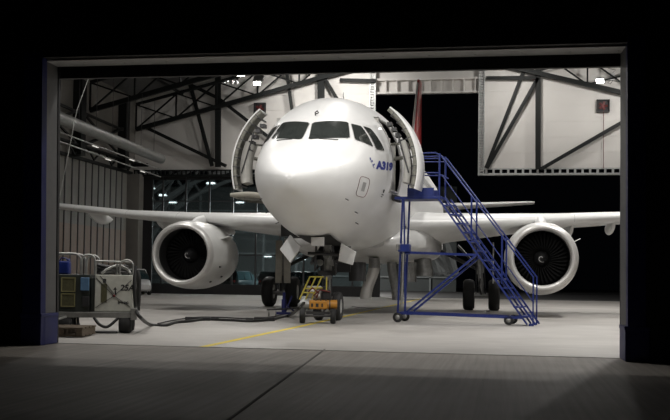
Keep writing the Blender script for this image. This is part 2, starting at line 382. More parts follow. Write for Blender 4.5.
# long radiant heater on the left with slim rails, and small lamps
t = thing('radiant_heater', 'long silver radiant heater tube hung along the left side of the hall', 'heater', (-14.2, 26, 7.4))
a0, a1 = atx(30, 106, -14.2), atx(161, 159, -14.2); o0 = Vector((-14.2, 26, 7.4))
MB().tube([a0-o0, a1-o0], .27, 16).build('reflector', heaterm, t)
for k in range(8): p = a0.lerp(a1, (k+.4)/8)-o0; MB().bar(p, p+Vector((0, 0, 3.0)), .02).build('hanger', steel, t)
for dz, lab in ((-.6, 'upper slim lighting rail under the long silver heater tube'), (-1.0, 'lower slim lighting rail under the long silver heater tube')):
    t = thing('lighting_rail', lab, 'light rail', (-14.2, 26, 7.4+dz))
    MB().tube([a0-o0, a1-o0], .035, 8).build('rail', galv, t)
    for k in range(2): p = a0.lerp(a1, .40+k*.3+(dz < -.8)*.1)-o0; q = a0.lerp(a1, .44+k*.3+(dz < -.8)*.1)-o0; MB().bar(p+Vector((0, 0, -.06)), q+Vector((0, 0, -.06)), .07, .03).build('tube_lamp', lampd, t)
    
t = thing('hoist_cable', 'pale slack cable running down in the upper left corner of the hall', 'cable', at(89, 77, 4))
o = t.location.copy(); b1 = at(77, 110, 4)-o; MB().tube([(0, 0, .6), (0, 0, 0), b1, at(58, 205, 4)-o], .012, 6).build('cable', galv, t)
# fan units on the back wall
for (u, v, lab) in ((260, 109, 'dark square fan unit with red blades on the wall, left of the aircraft'), (603, 106, 'dark square fan unit with a red hanging cord on the wall at far right')):
    p = P(u, v, YB-.1); t = thing('fan_unit', lab, 'fan', p)
    mb = MB().bb(-.36, .36, -.16, .08, -.36, -.3).bb(-.36, .36, -.16, .08, .3, .36).bb(-.36, -.3, -.16, .08, -.3, .3).bb(.3, .36, -.16, .08, -.3, .3).bb(-.3, .3, .0, .08, -.3, .3)
    mb.build('casing', dark, t, bevel=.01)
    mb = MB()
    for k in range(5):
        c, s_ = math.cos(k*1.2566), math.sin(k*1.2566); mb.bar((c*.04, -.05, s_*.04), (c*.25, -.08, s_*.25), .12, .02, upv=(0, 1, .4))
    mb.tube([(0, -.1, 0), (0, -.02, 0)], .06, 12).build('fan_blade', redp, t)
    if u > 500: MB().tube([(.02, -.17, -.3), (.02, -.17, P(603, 168).z-p.z)], .018, 6).build('cord', redp, t)
# cable junction box near the right floodlight
t = thing('junction_box', 'grey box with cables beside the floodlight at upper right', 'electrical box', P(612, 77))
MB().box((0, 0, 0), (.3, .2, .4)).build('case', lampshell, t, bevel=.01); MB().tube([(.0, 0, .2), (.2, 0, .4), (-.2, 0, .5), (0, 0, .8)], .02, 6).tube([(-.1, -.1, -.2), (-.25, -.1, -.35), (-.1, -.1, -.42), (.05, -.1, -.2)], .02, 6).build('cable', steel, t)
t = thing('lamp_cluster', 'small round cluster of dark spotlights under the girder', 'lamp', at(231, 82, 31))
for k in range(3): MB().lathe([(0, .1), (.16, .12), (.2, .05)], o=(-.25+k*.25, 0, 0), n=14).build('spotlight', lampshell, t)
MB().tube([(-.4, 0, .1), (.4, 0, .1), (.4, 0, 1.2)], .02, 6).build('bracket', steel, t)

ZC=4.05
HT=[(0,-.78),(.06,-.62),(.25,-.45),(.5,-.27),(1,.0),(1.5,.22),(1.8,.36),(2.4,.80),(3,1.17),(3.5,1.43),(4,1.63),(5,1.87),(6,2.0),(7,2.07),(22,2.07),(28,2.02),(32,1.75),(33.84,1.45)]
HB=[(0,-.78),(.06,-.93),(.25,-1.10),(.5,-1.25),(1,-1.46),(2,-1.74),(3,-1.91),(4,-2.01),(5.5,-2.07),(21.5,-2.07),(24,-1.85),(28,-.8),(32,.55),(33.84,1.15)]
HW=[(0,.0),(.06,.19),(.25,.44),(.5,.64),(1,.92),(1.5,1.12),(2,1.27),(3,1.47),(4,1.65),(5,1.81),(6,1.93),(7,1.975),(21.5,1.975),(24,1.9),(28,1.35),(32,.5),(33.84,.16)]
HM=[(0,-.78),(1,-.62),(2,-.45),(3,-.28),(4,-.12),(5,0),(22,0),(28,.5),(33.84,1.3)]
def interp(T,y):
    s=math.sqrt(max(y,0)); X=[math.sqrt(a) for a,b in T]; V=[b for a,b in T]; n=len(T)
    if s>=X[-1]: return V[-1]
    i=0
    while i<n-2 and s>X[i+1]: i+=1
    h=[X[k+1]-X[k] for k in range(n-1)]; d=[(V[k+1]-V[k])/h[k] for k in range(n-1)]
    def m(k):
        if k==0: return d[0]
        if k==n-1: return d[-1]
        if d[k-1]*d[k]<=0: return 0
        w1=2*h[k]+h[k-1]; w2=h[k]+2*h[k-1]
        return (w1+w2)/(w1/d[k-1]+w2/d[k])
    t=(s-X[i])/h[i]; 
    return (2*t**3-3*t*t+1)*V[i]+(t**3-2*t*t+t)*h[i]*m(i)+(-2*t**3+3*t*t)*V[i+1]+(t**3-t*t)*h[i]*m(i+1)
def hull_x(y,z):
    zt,zb,w,zm=[interp(T,y) for T in (HT,HB,HW,HM)]; z-=ZC
    if z>=zt or z<=zb: return -1
    c=(z-zm)/(zt-zm) if z>zm else (zm-z)/(zm-zb)
    return w*math.sqrt(max(0,1-c*c))
# ================================================================== AIRCRAFT
air = thing('airliner', 'white narrow body airliner facing the camera with both front doors open', 'aircraft', (0, 0, 0))
def hull_ring(y, n=96, g=0):
    zt, zb_, w_, zm = [interp(T, y) for T in (HT, HB, HW, HM)]; out = []
    for k in range(n):
        t_ = 2*PI*k/n; c, s_ = math.cos(t_), math.sin(t_)
        out.append(Vector(((w_+g)*s_, y, ZC+zm+((zt-zm)+g)*c if c > 0 else ZC+zm+((zm-zb_)+g)*c)))
    return out
ys = [.004, .015, .035, .07, .12, .2, .3, .42, .56, .72, .9]+[1.1+.17*k for k in range(20)]+[4.57, 4.8, 5.0, 5.2, 5.42, 5.7, 6, 6.5, 6.95, 7.2, 7.6, 8.0, 8.35, 9]+[10+1.0*k for k in range(13)]+[23+.8*k for k in range(14)]+[33.84]
rings = [hull_ring(y) for y in ys]
mb = MB(); n = 96; vs = [p for r in rings for p in r]; fs = []
for i in range(len(rings)-1):
    for k in range(n):
        f = (i*n+k, i*n+(k+1) % n, (i+1)*n+(k+1) % n, (i+1)*n+k); c = sum((vs[j] for j in f), Vector())/4
        if 4.57 < c.y < 5.42 and 3.40 < c.z < 5.28 and abs(c.x) > 1.2: continue       # front doors
        if 6.95 < c.y < 8.35 and 2.35 < c.z < 3.4 and c.x < -1: continue             # forward cargo door
        fs.append(f)
mb.add(vs, fs, True); mb.add(rings[0], [tuple(range(n))]); mb.add(rings[-1], [tuple(range(n))])
fus = mb.build('fuselage', white, air)
# entry vestibule seen through the open doors
mb = MB().bb(-1.66, 1.66, 4.5, 4.54, 3.38, 4.75).bb(-1.7, 1.7, 5.46, 5.5, 3.38, 4.75).bb(-1.35, 1.35, 4.5, 4.54, 4.75, 5.3).bb(-1.35, 1.35, 5.46, 5.5, 4.75, 5.3).bb(-1.66, 1.66, 4.5, 5.5, 3.34, 3.38).bb(-1.35, 1.35, 4.5, 5.5, 5.28, 5.31)
mb.build('vestibule', lining, air)
mb = MB()
for sx in (-1, 1):
    loop = [(4.55, 3.4), (4.55, 4.4), (4.55, 5.2), (4.65, 5.28), (5.34, 5.28), (5.44, 5.2), (5.44, 4.4), (5.44, 3.4), (4.55, 3.4)]; pts = []
    for (a, b) in zip(loop, loop[1:]):
        for k in range(8): y = a[0]+(b[0]-a[0])*k/8; z = a[1]+(b[1]-a[1])*k/8; pts.append((sx*(hull_x(y, z)-.01), y, z))
    pts.append(pts[0]); MB().tube(pts, .035, 8).build('door_surround', frameg, air)
def onhull(P, off=.004):           # push a point out to the skin
    C_ = Vector((0, 4.6, 4.0)); d_ = (Vector(P)-C_); a, b = 0.2, 2.5
    def ins(q): return q.y > 0 and abs(q.x) < hull_x(q.y, q.z)
    for _ in range(40):
        m_ = (a+b)/2
        if ins(C_+d_*m_): a = m_
        else: b = m_
    return C_+d_*a+d_.normalized()*off
def patch(name, c4, m_, par, off=.004, n=16, grow=0, sx=1):
    c4 = [Vector(c) for c in c4]; ctr = sum(c4, Vector())/4; c4 = [ctr+(c-ctr)*(1+grow/(c-ctr).length) for c in c4]
    vs = []
    for i in range(n+1):
        for j in range(n+1):
            a, b = i/n, j/n; p = (c4[0]*(1-a)+c4[1]*a)*(1-b)+(c4[3]*(1-a)+c4[2]*a)*b; p = onhull(p, off); vs.append((p.x*sx, p.y, p.z))
    fs = [(i*(n+1)+j, (i+1)*(n+1)+j, (i+1)*(n+1)+j+1, i*(n+1)+j+1) for i in range(n) for j in range(n) if (i, j) not in ((0, 0), (n-1, 0), (0, n-1), (n-1, n-1))]
    # cut corners lightly for rounded panes
    for (i, j, a) in ((0, 0, ((1, 0), (1, 1), (0, 1))), (n-1, 0, ((n-1, 0), (n, 1), (n-1, 1))), (0, n-1, ((1, n), (0, n-1), (1, n-1))), (n-1, n-1, ((n, n-1), (n-1, n), (n-1, n-1)))):
        fs.append(tuple(x*(n+1)+y for x, y in a))
    return MB().add(vs, fs, True).build(name, m_, par)
W1 = [(.035, 2.37, 4.822), (.815, 2.88, 4.91), (.955, 2.28, 4.44), (.085, 1.63, 4.32)]
W2 = [(.883, 2.9, 4.872), (1.087, 3.188, 4.853), (1.396, 3.149, 4.34), (1.058, 2.425, 4.424)]
W3 = [(1.123, 3.283, 4.868), (1.277, 3.58, 4.856), (1.59, 3.9, 4.346), (1.45, 3.307, 4.311)]
for sx in (1, -1):
    for W_ in (W1, W2, W3):
        fr = patch('cockpit_window', W_, frameg, air, .006, grow=.022, sx=sx); patch('pane', W_, glass, fr, .016, sx=sx)
mb = MB()
for sx in (1, -1): a, b = onhull((sx*.3, 1.9, 4.33), .02), onhull((sx*.62, 2.2, 4.45), .03); a2 = onhull((sx*.72, 1.99, 4.35), .03); mb.tube([a, a2], .012, 6)
mb.build('windscreen_wiper', dark, air)
# cabin windows row (partly hidden behind doors)
for sx in (1, -1):
    for k in range(34):
        y = 6.3+k*.533
        if 9.9 < y < 10.3: continue
        pts = []
        for j in range(12): t_ = 2*PI*j/12; z = 4.42+.17*math.cos(t_); yy = y+.12*math.sin(t_); pts.append((sx*(hull_x(yy, z)+.005), yy, z))
        MB().add(pts, [tuple(range(12))]).build('cabin_window', glass, air)
# lettering A319, kept true to the skin
def skin_text(txt, size, y0, z0, slope, m_, name, par, bold=.02, stretch=1, shear=.15):
    cu = bpy.data.curves.new('t', 'FONT'); cu.body = txt; cu.size = .3; cu.offset = bold; cu.shear = shear
    ob = bpy.data.objects.new('t', cu); COL.objects.link(ob); dg = bpy.context.evaluated_depsgraph_get(); me = bpy.data.meshes.new_from_object(ob.evaluated_get(dg))
    bpy.data.objects.remove(ob)
    mb = MB(); vs = []; L_ = max(v.co.x for v in me.vertices); h_ = max(v.co.y for v in me.vertices)
    for v in me.vertices:
        a_ = v.co.x/L_; y = y0+a_*stretch; z = z0+v.co.y/h_*size+slope*a_*stretch; vs.append((hull_x(y, z)+.006, y, z))
    mb.add(vs, [tuple(p.vertices) for p in me.polygons]); return mb.build(name, m_, par)
skin_text('A319', .20, 3.12, 3.81, .075, blue_t, 'lettering', air, stretch=1.38)
mb = MB()
for (y, z, s_) in ((2.72, 4.00, .035), (2.82, 3.96, .03), (2.74, 3.93, .02), (2.86, 3.86, .035), (2.95, 3.89, .025), (2.90, 3.81, .02)):
    pts = [(hull_x(y+s_*1.3*a, z+s_*b)+.006, y+s_*1.3*a, z+s_*b) for a, b in ((-1, -1), (1, -.8), (.8, 1), (-.8, .6))]; mb.add(pts, [(0, 1, 2, 3)])
mb.build('emblem', blue_t, air)
mb = MB()                                   # static port panel: outline and grille
def ring_on(y0, y1, z0, z1, t_, off=.006):
    q = []
    for i in range(28):
        a = 2*PI*i/28; c, s_ = math.cos(a), math.sin(a); e = .45
        q.append(((y0+y1)/2+(y1-y0)/2*math.copysign(abs(c)**e, c), (z0+z1)/2+(z1-z0)/2*math.copysign(abs(s_)**e, s_)))
    pts = [Vector((hull_x(y, z)+off, y, z)) for y, z in q]; mb.tube(pts+[pts[0]], t_, 5, cap=False)
ring_on(1.95, 2.68, 3.05, 3.51, .006)
mb.build('panel_outline', redp, air)
mb = MB(); q = [(2.2, 3.18), (2.44, 3.18), (2.44, 3.39), (2.2, 3.39)]; mb.add([(hull_x(a, b)+.008, a, b) for a, b in q], [(0, 1, 2, 3)]); mb.build('static_port', frameg, air)
mb = MB()
for y, z, sy, sz in ((4.0, 3.33, .06, .04), (4.0, 3.24, .10, .012), (3.97, 3.19, .08, .01)): q = [(y-sy, z-sz), (y+sy, z-sz), (y+sy, z+sz), (y-sy, z+sz)]; mb.add([(hull_x(a, b)+.008, a, b) for a, b in q], [(0, 1, 2, 3)])
mb.build('stencil', text_d, air)
for (y, z) in ((1.6, 2.95), (2.6, 2.72), (3.3, 2.5)):
    for sx in (1, -1):
        x = hull_x(y, z); mb = MB(); mb.bar((sx*(x-.02), y, z), (sx*(x+.06), y-.03, z-.04), .014, .02); mb.tube([(sx*(x+.06), y+.04, z-.04), (sx*(x+.06), y-.09, z-.05)], .008, 6); mb.build('probe', steel, air)
p = onhull((.03, 2.75, 5.06), 0); MB().tube([p, p+Vector((0, -.04, .07)), p+Vector((.06, -.08, .10)), p+Vector((.09, -.08, .05)), p+Vector((.03, -.06, .03))], .016, 6).build('ice_detector', dark, air)
MB().loft([[Vector((dx, 7.0+dy*1.0, 6.1)) for dx, dy in ((-.015, 0), (0, -.14), (.015, 0), (0, .14))], [Vector((dx*.4, 7.12+dy*.4, 6.48)) for dx, dy in ((-.015, 0), (0, -.14), (.015, 0), (0, .14))]]).build('antenna', white, air)
# belly fairing and wing root
rings = []
for y, hw_, zt_, zb_ in ((9.0, 1.0, 2.4, 2.02), (9.6, 1.75, 2.75, 1.84), (10.4, 2.15, 3.0, 1.74), (11.5, 2.32, 3.1, 1.68), (14, 2.35, 3.1, 1.66), (17, 2.3, 3.0, 1.68), (18.6, 2.0, 2.7, 1.85), (20, 1.2, 2.3, 2.05)):
    rg = []
    for k in range(40):
        a = 2*PI*k/40; c, s_ = math.cos(a), math.sin(a); e = .62
        rg.append(Vector((hw_*math.copysign(abs(s_)**e, s_), y, (zt_+zb_)/2+(zt_-zb_)/2*math.copysign(abs(c)**.75, c))))
    rings.append(rg)
MB().loft(rings).build('belly_fairing', belly, air)
# wings
def foil(x, le, ch, z, th, tw, n=14):
    up_, lo = [], []
    for i in range(n+1):
        s_ = (1-math.cos(PI*i/n))/2; t_ = 5*th*(.2969*math.sqrt(s_)-.126*s_-.3516*s_**2+.2843*s_**3-.1015*s_**4); cam_ = .02*4*s_*(1-s_)
        zz = -math.sin(tw)*(s_-.3)*ch
        up_.append(Vector((x, le+s_*ch, z+(cam_+t_)*ch+zz))); lo.append(Vector((x, le+s_*ch, z+(cam_-t_*.8)*ch+zz)))
    return up_+lo[-2:0:-1]
def wing(sx):
    secs = [(1.6, 9.7, 6.9, 2.68, .15, .06), (2.3, 10.2, 6.2, 2.74, .15, .06), (4, 11.2, 5.15, 2.90, .135, .05), (6.4, 12.45, 3.9, 3.12, .12, .035), (9.5, 14.07, 3.2, 3.37, .115, .02), (13, 15.9, 2.45, 3.80, .11, .01), (16.6, 17.78, 1.66, 4.26, .11, 0), (17.05, 18.1, 1.3, 4.31, .08, 0)]
    mb = MB().loft([foil(sx*a[0], *a[1:]) for a in secs]); w_ = mb.build('wing', wingm, air)
    mb = MB()                                 # slat joint lines as thin gaps
    for xx in (6.9, 9.3, 12, 14.6):
        a = [s for s in secs if s[0] <= xx][-1]; b = [s for s in secs if s[0] > xx][0]; t_ = (xx-a[0])/(b[0]-a[0]); f = foil(sx*xx, *[p_+(q_-p_)*t_ for p_, q_ in zip(a[1:], b[1:])])
        mb.tube([f[3]+Vector((0, -.0, .002)), f[2], f[1], f[0], f[-1], f[-2]], .008, 5)
    mb.build('slat_gap', frameg, w_)
    fence_z = 0
    for xx, L in ((4.6, 0), (6.9, 2.9), (8.4, 2.9), (11.8, 2.5)):
        if not L: continue
        a = [s for s in secs if s[0] <= xx][-1]; b = [s for s in secs if s[0] > xx][0]; t_ = (xx-a[0])/(b[0]-a[0]); le, ch, z = [a[i]+(b[i]-a[i])*t_ for i in (1, 2, 3)]
        rg = []
        for k in range(11):
            q_ = k/10; r_ = .02+.17*math.sin(PI*min(1, q_*1.02))**.7; y = le+ch*.38+L*q_
            rg.append([Vector((sx*xx+r_*.75*math.cos(2*PI*j/14), y, z-.06-.16*math.sin(PI*q_*.7)+r_*1.3*math.sin(2*PI*j/14))) for j in range(14)])
        MB().loft(rg).build('flap_track_fairing', wingm, w_)
    return w_
wing(1); wing(-1)
# engines
EX, EY, EZ = 5.755, 9.94, 1.83
def engine(sx):
    o = Vector((sx*EX, EY, EZ))
    e = MB().lathe([(.20, 1.055), (.45, 1.10), (.9, 1.14), (1.5, 1.16), (2.2, 1.15), (2.9, 1.09), (3.5, .985), (3.52, .96), (2.8, .92), (1.2, .87)], o=o, n=64).build('engine', nacm, air)
    MB().lathe([(.20, 1.055), (.08, 1.012), (.015, .97), (0, .935), (.02, .895), (.1, .86), (.3, .842)], o=o, n=64).build('inlet_lip', lipm, e)
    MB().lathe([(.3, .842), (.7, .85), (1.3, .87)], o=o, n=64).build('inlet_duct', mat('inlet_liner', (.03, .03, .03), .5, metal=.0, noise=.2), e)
    for k in range(36):
        mb = MB()
        a = 2*PI*k/36; vs = []
        for i in range(7):
            r_ = .24+.62*i/6; tw = R(30+28*i/6); ch = .15+.07*i/6; ca, sa = math.cos(a+.15*i/6), math.sin(a+.15*i/6)
            for q_ in (-.5, 0, .5): dy = math.cos(tw)*q_*ch; dt = math.sin(tw)*q_*ch; vs.append(o+Vector((ca*r_-sa*dt, 1.08+dy-.02*(q_ == 0), sa*r_+ca*dt)))
        mb.add(vs, [(i*3+j, i*3+j+1, i*3+j+4, i*3+j+3) for i in range(6) for j in (0, 1)], True)
        mb.build('fan_blade', fanm, e, solid=.012)
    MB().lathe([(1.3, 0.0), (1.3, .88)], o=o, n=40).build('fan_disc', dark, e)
    MB().lathe([(.62, .0), (.66, .05), (.78, .13), (.95, .2), (1.1, .25), (1.25, .26)], o=o, n=32).build('spinner', steel, e)
    mb = MB(); pts = []
    for i in range(26): q_ = i/25; a = q_*4.6+.6; r_ = .012+q_*.12; pts.append(o+Vector((r_*math.cos(a), .61+r_*1.25, r_*math.sin(a))))
    mb.tube(pts, [.006+.012*math.sin(PI*i/25) for i in range(26)], 6).build('spinner_spiral', white, e)
    MB().lathe([(2.4, .7), (3.4, .62), (4.1, .5), (4.6, .4), (4.6, .3), (5.1, .05)], o=o, n=32).build('core_exhaust', steel, e)
    for s2 in (-1, 1):
        a = R(28 if s2 > 0 else 152); b0 = o+Vector((1.1*math.cos(a), 1.0, 1.1*math.sin(a))); u = Vector((math.cos(a), 0, math.sin(a))); v_ = Vector((-u.z, 0, u.x))*.012
        MB().prism([b0-u*.02+v_, b0+Vector((0, .35, 0))+u*.28+v_, b0+Vector((0, .9, 0))+u*.26+v_, b0+Vector((0, 1.3, 0))+v_], v_*-2).build('strake', nacm, e)
    mb = MB()                                  # latches
    for a, y in ((R(-20 if sx < 0 else 200), .8), (R(-38 if sx < 0 else 218), 1.6), (R(-50 if sx < 0 else 230), .9)):
        mb.box(o+Vector((1.17*math.cos(a), y, 1.17*math.sin(a))), (.03, .14, .05), ry=-a)
    mb.build('latch', steel, e)
    # pylon
    rg = []
    for y, z0, z1, w_ in ((11.1, 2.93, 2.96, .05), (11.6, 2.8, 3.14, .16), (12.3, 2.75, 3.26, .21), (13.2, 2.7, 3.3, .22), (14.5, 2.6, 3.1, .22), (16.2, 2.75, 2.95, .08)):
        rg.append([Vector((sx*EX+w_*math.cos(2*PI*j/16), y, (z0+z1)/2+(z1-z0)/2*math.sin(2*PI*j/16))) for j in range(16)])
    MB().loft(rg).build('pylon', wingm, e)
    return e
engine(1); engine(-1)
# tail
def surf(secs, ax): return MB().loft([[Vector((p.x, p.y, p.z)) if ax == 'h' else Vector((p.z, p.y, p.x)) for p in foil(*s)] for s in secs])
fin = MB().loft([[Vector((p.z, p.y, p.x)) for p in foil(z, le, ch, 0, .11, 0)] for z, le, ch in ((5.6, 26.2, 6.4), (6.3, 27.1, 5.5), (9, 29.35, 3.85), (11.6, 31.45, 2.3), (11.87, 31.75, 1.9))])
fin.build('tail_fin', red, air)
mb = MB(); mb.tube([(0.01, 27.07, 6.3), (0.01, 29.33, 9), (0.01, 31.43, 11.6)], [.07, .06, .05], 10).build('fin_leading_edge', lipm, air)
for sx in (-1, 1): MB().loft([foil(sx*x, le, ch, z, .1, 0) for x, le, ch, z in ((.3, 28.6, 3.6, 4.75), (6.0, 31.7, 1.5, 5.22), (6.22, 31.95, 1.2, 5.24))]).build('tailplane', wingm, air)
# landing gear
def wheel(mb_t, mb_h, c, r, w_, rim):
    mb_t.lathe([(-w_*.42, rim), (-w_*.5, rim+.05), (-w_*.5, r*.86), (-w_*.36, r*.97), (-w_*.12, r), (w_*.12, r), (w_*.36, r*.97), (w_*.5, r*.86), (w_*.5, rim+.05), (w_*.42, rim)], o=c, ax='X', n=32)
    mb_h.lathe([(-w_*.3, 0), (-w_*.3, rim*.4), (-w_*.2, rim*.5), (-w_*.36, rim*.85), (-w_*.42, rim), (w_*.42, rim), (w_*.36, rim*.85), (w_*.2, rim*.5), (w_*.3, rim*.4), (w_*.3, 0)], o=c, ax='X', n=24)
g = MB().tube([(0, 5.07, .38), (0, 4.95, 1.1)], .07, 14).tube([(0, 4.95, 1.1), (0, 4.85, 2.2)], .11, 14).tube([(-.3, 5.07, .38), (.3, 5.07, .38)], .055, 12).build('nose_gear', strutm, air)
for sx in (-1, 1):
    a, b = MB(), MB(); wheel(a, b, (sx*.25, 5.07, .375), .38, .22, .19); q = a.build('wheel', rubber, g); b.build('hub', hubm, q)
mb = MB().tube([(0, 4.98, .95), (0, 6.2, 2.0)], .05, 8).tube([(-.18, 4.95, 1.3), (-.18, 5.9, 2.0)], .03, 8).tube([(.18, 4.95, 1.3), (.18, 5.9, 2.0)], .03, 8)
mb.bar((0, 4.85, 1.05), (0, 4.72, .78), .1, .03).bar((0, 4.72, .78), (0, 4.95, .5), .1, .03).box((0, 4.83, 1.25), (.46, .1, .12)).tube([(-.1, 4.8, .5), (-.1, 4.8, 1.6)], .016, 6).tube([(.12, 4.8, .45), (.14, 4.85, 1.8)], .014, 6)
mb.tube([(-.24, 4.8, 1.25), (-.24, 4.86, 1.5), (-.05, 4.8, 1.9)], .014, 6).tube([(.24, 4.8, 1.25), (.24, 4.86, 1.5), (.05, 4.8, 1.9)], .014, 6)
mb.build('drag_brace', steel, g)
mb = MB()
for x, z in ((-.17, 1.52), (.17, 1.52), (0, 1.7)): mb.lathe([(-.07, 0.08), (-.07, .0)], o=(x, 4.72, z), n=16).lathe([(-.075, .08), (.02, .085), (.08, .03)], o=(x, 4.72, z), n=16)
mb.build('taxi_light', alum, g)
mb = MB()                                   # black sheet over the skin, painting the shade of the open wheel bay
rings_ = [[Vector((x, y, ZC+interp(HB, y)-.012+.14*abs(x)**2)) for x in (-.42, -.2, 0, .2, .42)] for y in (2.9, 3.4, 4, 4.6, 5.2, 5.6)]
mb.loft(rings_, caps=False, closed=False).build('gear_bay_shade', dark, air)
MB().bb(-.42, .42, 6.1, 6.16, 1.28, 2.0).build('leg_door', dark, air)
mb = MB()
for a, b, r_ in (((-.4, 4.2, 1.75), (.4, 4.3, 1.72), .04), ((-.35, 4.5, 1.5), (-.3, 5.6, 1.95), .05), ((.33, 4.4, 1.55), (.3, 5.6, 1.9), .05), ((-.2, 4.3, 1.95), (-.28, 4.6, 1.3), .03), ((.22, 4.3, 1.95), (.26, 4.7, 1.25), .03), ((-.45, 5.0, 1.62), (.45, 5.0, 1.58), .045), ((-.4, 5.3, 1.35), (.1, 5.2, 1.8), .03)): mb.tube([a, b], r_, 8)
mb.box((-.28, 5.3, 1.7), (.2, .3, .3)).box((.3, 5.4, 1.72), (.16, .3, .3)).box((0, 5.6, 1.85), (.5, .2, .3)); mb.build('bay_equipment', steel, air)
# nose gear doors: pale square panels hanging at both sides
def door_panel(pts, th, name, par, m_): return MB().prism(pts, th).build(name, m_, par, bevel=.01)
L = [at(u, v, 4.0) for u, v in ((285.5, 234), (300, 247), (291, 263), (276.5, 249))]; L = [L[0]+Vector((0, .5, 0)), L[1]+Vector((0, .1, 0)), L[2]+Vector((0, -.1, 0)), L[3]+Vector((0, .35, 0))]
door_panel(L, (.02, .05, .0), 'nose_gear_door', air, belly)
L = [at(u, v, 3.9) for u, v in ((341, 243), (355.5, 252), (352, 265), (338, 261))]
door_panel(L, (.02, .05, 0), 'nose_gear_door', air, belly)
L = [at(u, v, 2.9) for u, v in ((311, 237), (324, 237), (324, 246), (311, 246))]; door_panel(L, (0, .06, 0), 'access_hatch', air, belly)
for sx in (1, -1):
    g = MB().tube([(sx*3.795, 16.11, .55), (sx*3.75, 16.11, 1.35)], .1, 14).tube([(sx*3.75, 16.11, 1.35), (sx*3.55, 16.1, 2.6)], .15, 14).tube([(sx*3.35, 16.11, .55), (sx*4.25, 16.11, .55)], .09, 12).build('main_gear', strutm, air)
    for s2 in (-1, 1):
        a, b = MB(), MB(); wheel(a, b, (sx*3.795+s2*.4635, 16.11, .565), .575, .41, .27); q = a.build('wheel', rubber, g); b.build('hub', hubm, q)
    mb = MB().tube([(sx*3.7, 16.1, 1.5), (sx*2.0, 16.0, 2.3)], .07, 10).tube([(sx*3.75, 16.1, 1.2), (sx*3.7, 15.6, .9), (sx*3.79, 16.0, .6)], .035, 8).tube([(sx*3.65, 16, 1.6), (sx*2.9, 16.6, 2.4)], .05, 8)
    mb.tube([(sx*3.6, 15.9, .6), (sx*3.6, 15.93, 2.3)], .02, 6).tube([(sx*3.95, 15.9, .6), (sx*3.85, 15.93, 2.3)], .02, 6).build('side_stay', steel, g)
    if sx < 0:
        mb = MB()
        for u0, u1 in ((275.5, 282), (284, 290.5)): mb.bb(at(u0, 260, 15.4).x, at(u1, 260, 15.4).x, 15.4, 15.46, at(280, 283, 15.4).z, 2.5)
        mb.build('leg_door', beige, g, bevel=.01)
    else: MB().bb(4.2, 4.24, 15.6, 16.6, 1.0, 2.5).build('leg_door', belly, g)
# open belly access doors and panels hanging down
def hang(u0, u1, v0, v1, y, m_, curve, name='belly_access_door'):
    a, b = at(u0, v0, y), at(u1, v0, y); zb_ = at((u0+u1)/2, v1, y).z; rg = []
    for k in range(9):
        q_ = k/8; z = a.z+(zb_-a.z)*q_; dx = curve*math.sin(PI*q_*.5)**2
        rg.append([Vector((a.x+dx, y, z)), Vector((b.x+dx, y, z)), Vector((b.x+dx+.03, y+.7, z)), Vector((a.x+dx+.03, y+.7, z))])
    return MB().loft(rg).build(name, m_, air)
hang(369, 377, 262, 299, 10.2, lipm, -.28); hang(387, 394, 262, 300, 11.0, strutm, .18); hang(401, 414, 262, 282, 11.6, strutm, 0); hang(414, 429, 258, 276, 12.4, strutm, .08); hang(349, 362, 262, 281, 8.4, steel, 0); hang(369, 376, 258, 268, 9.6, strutm, 0)
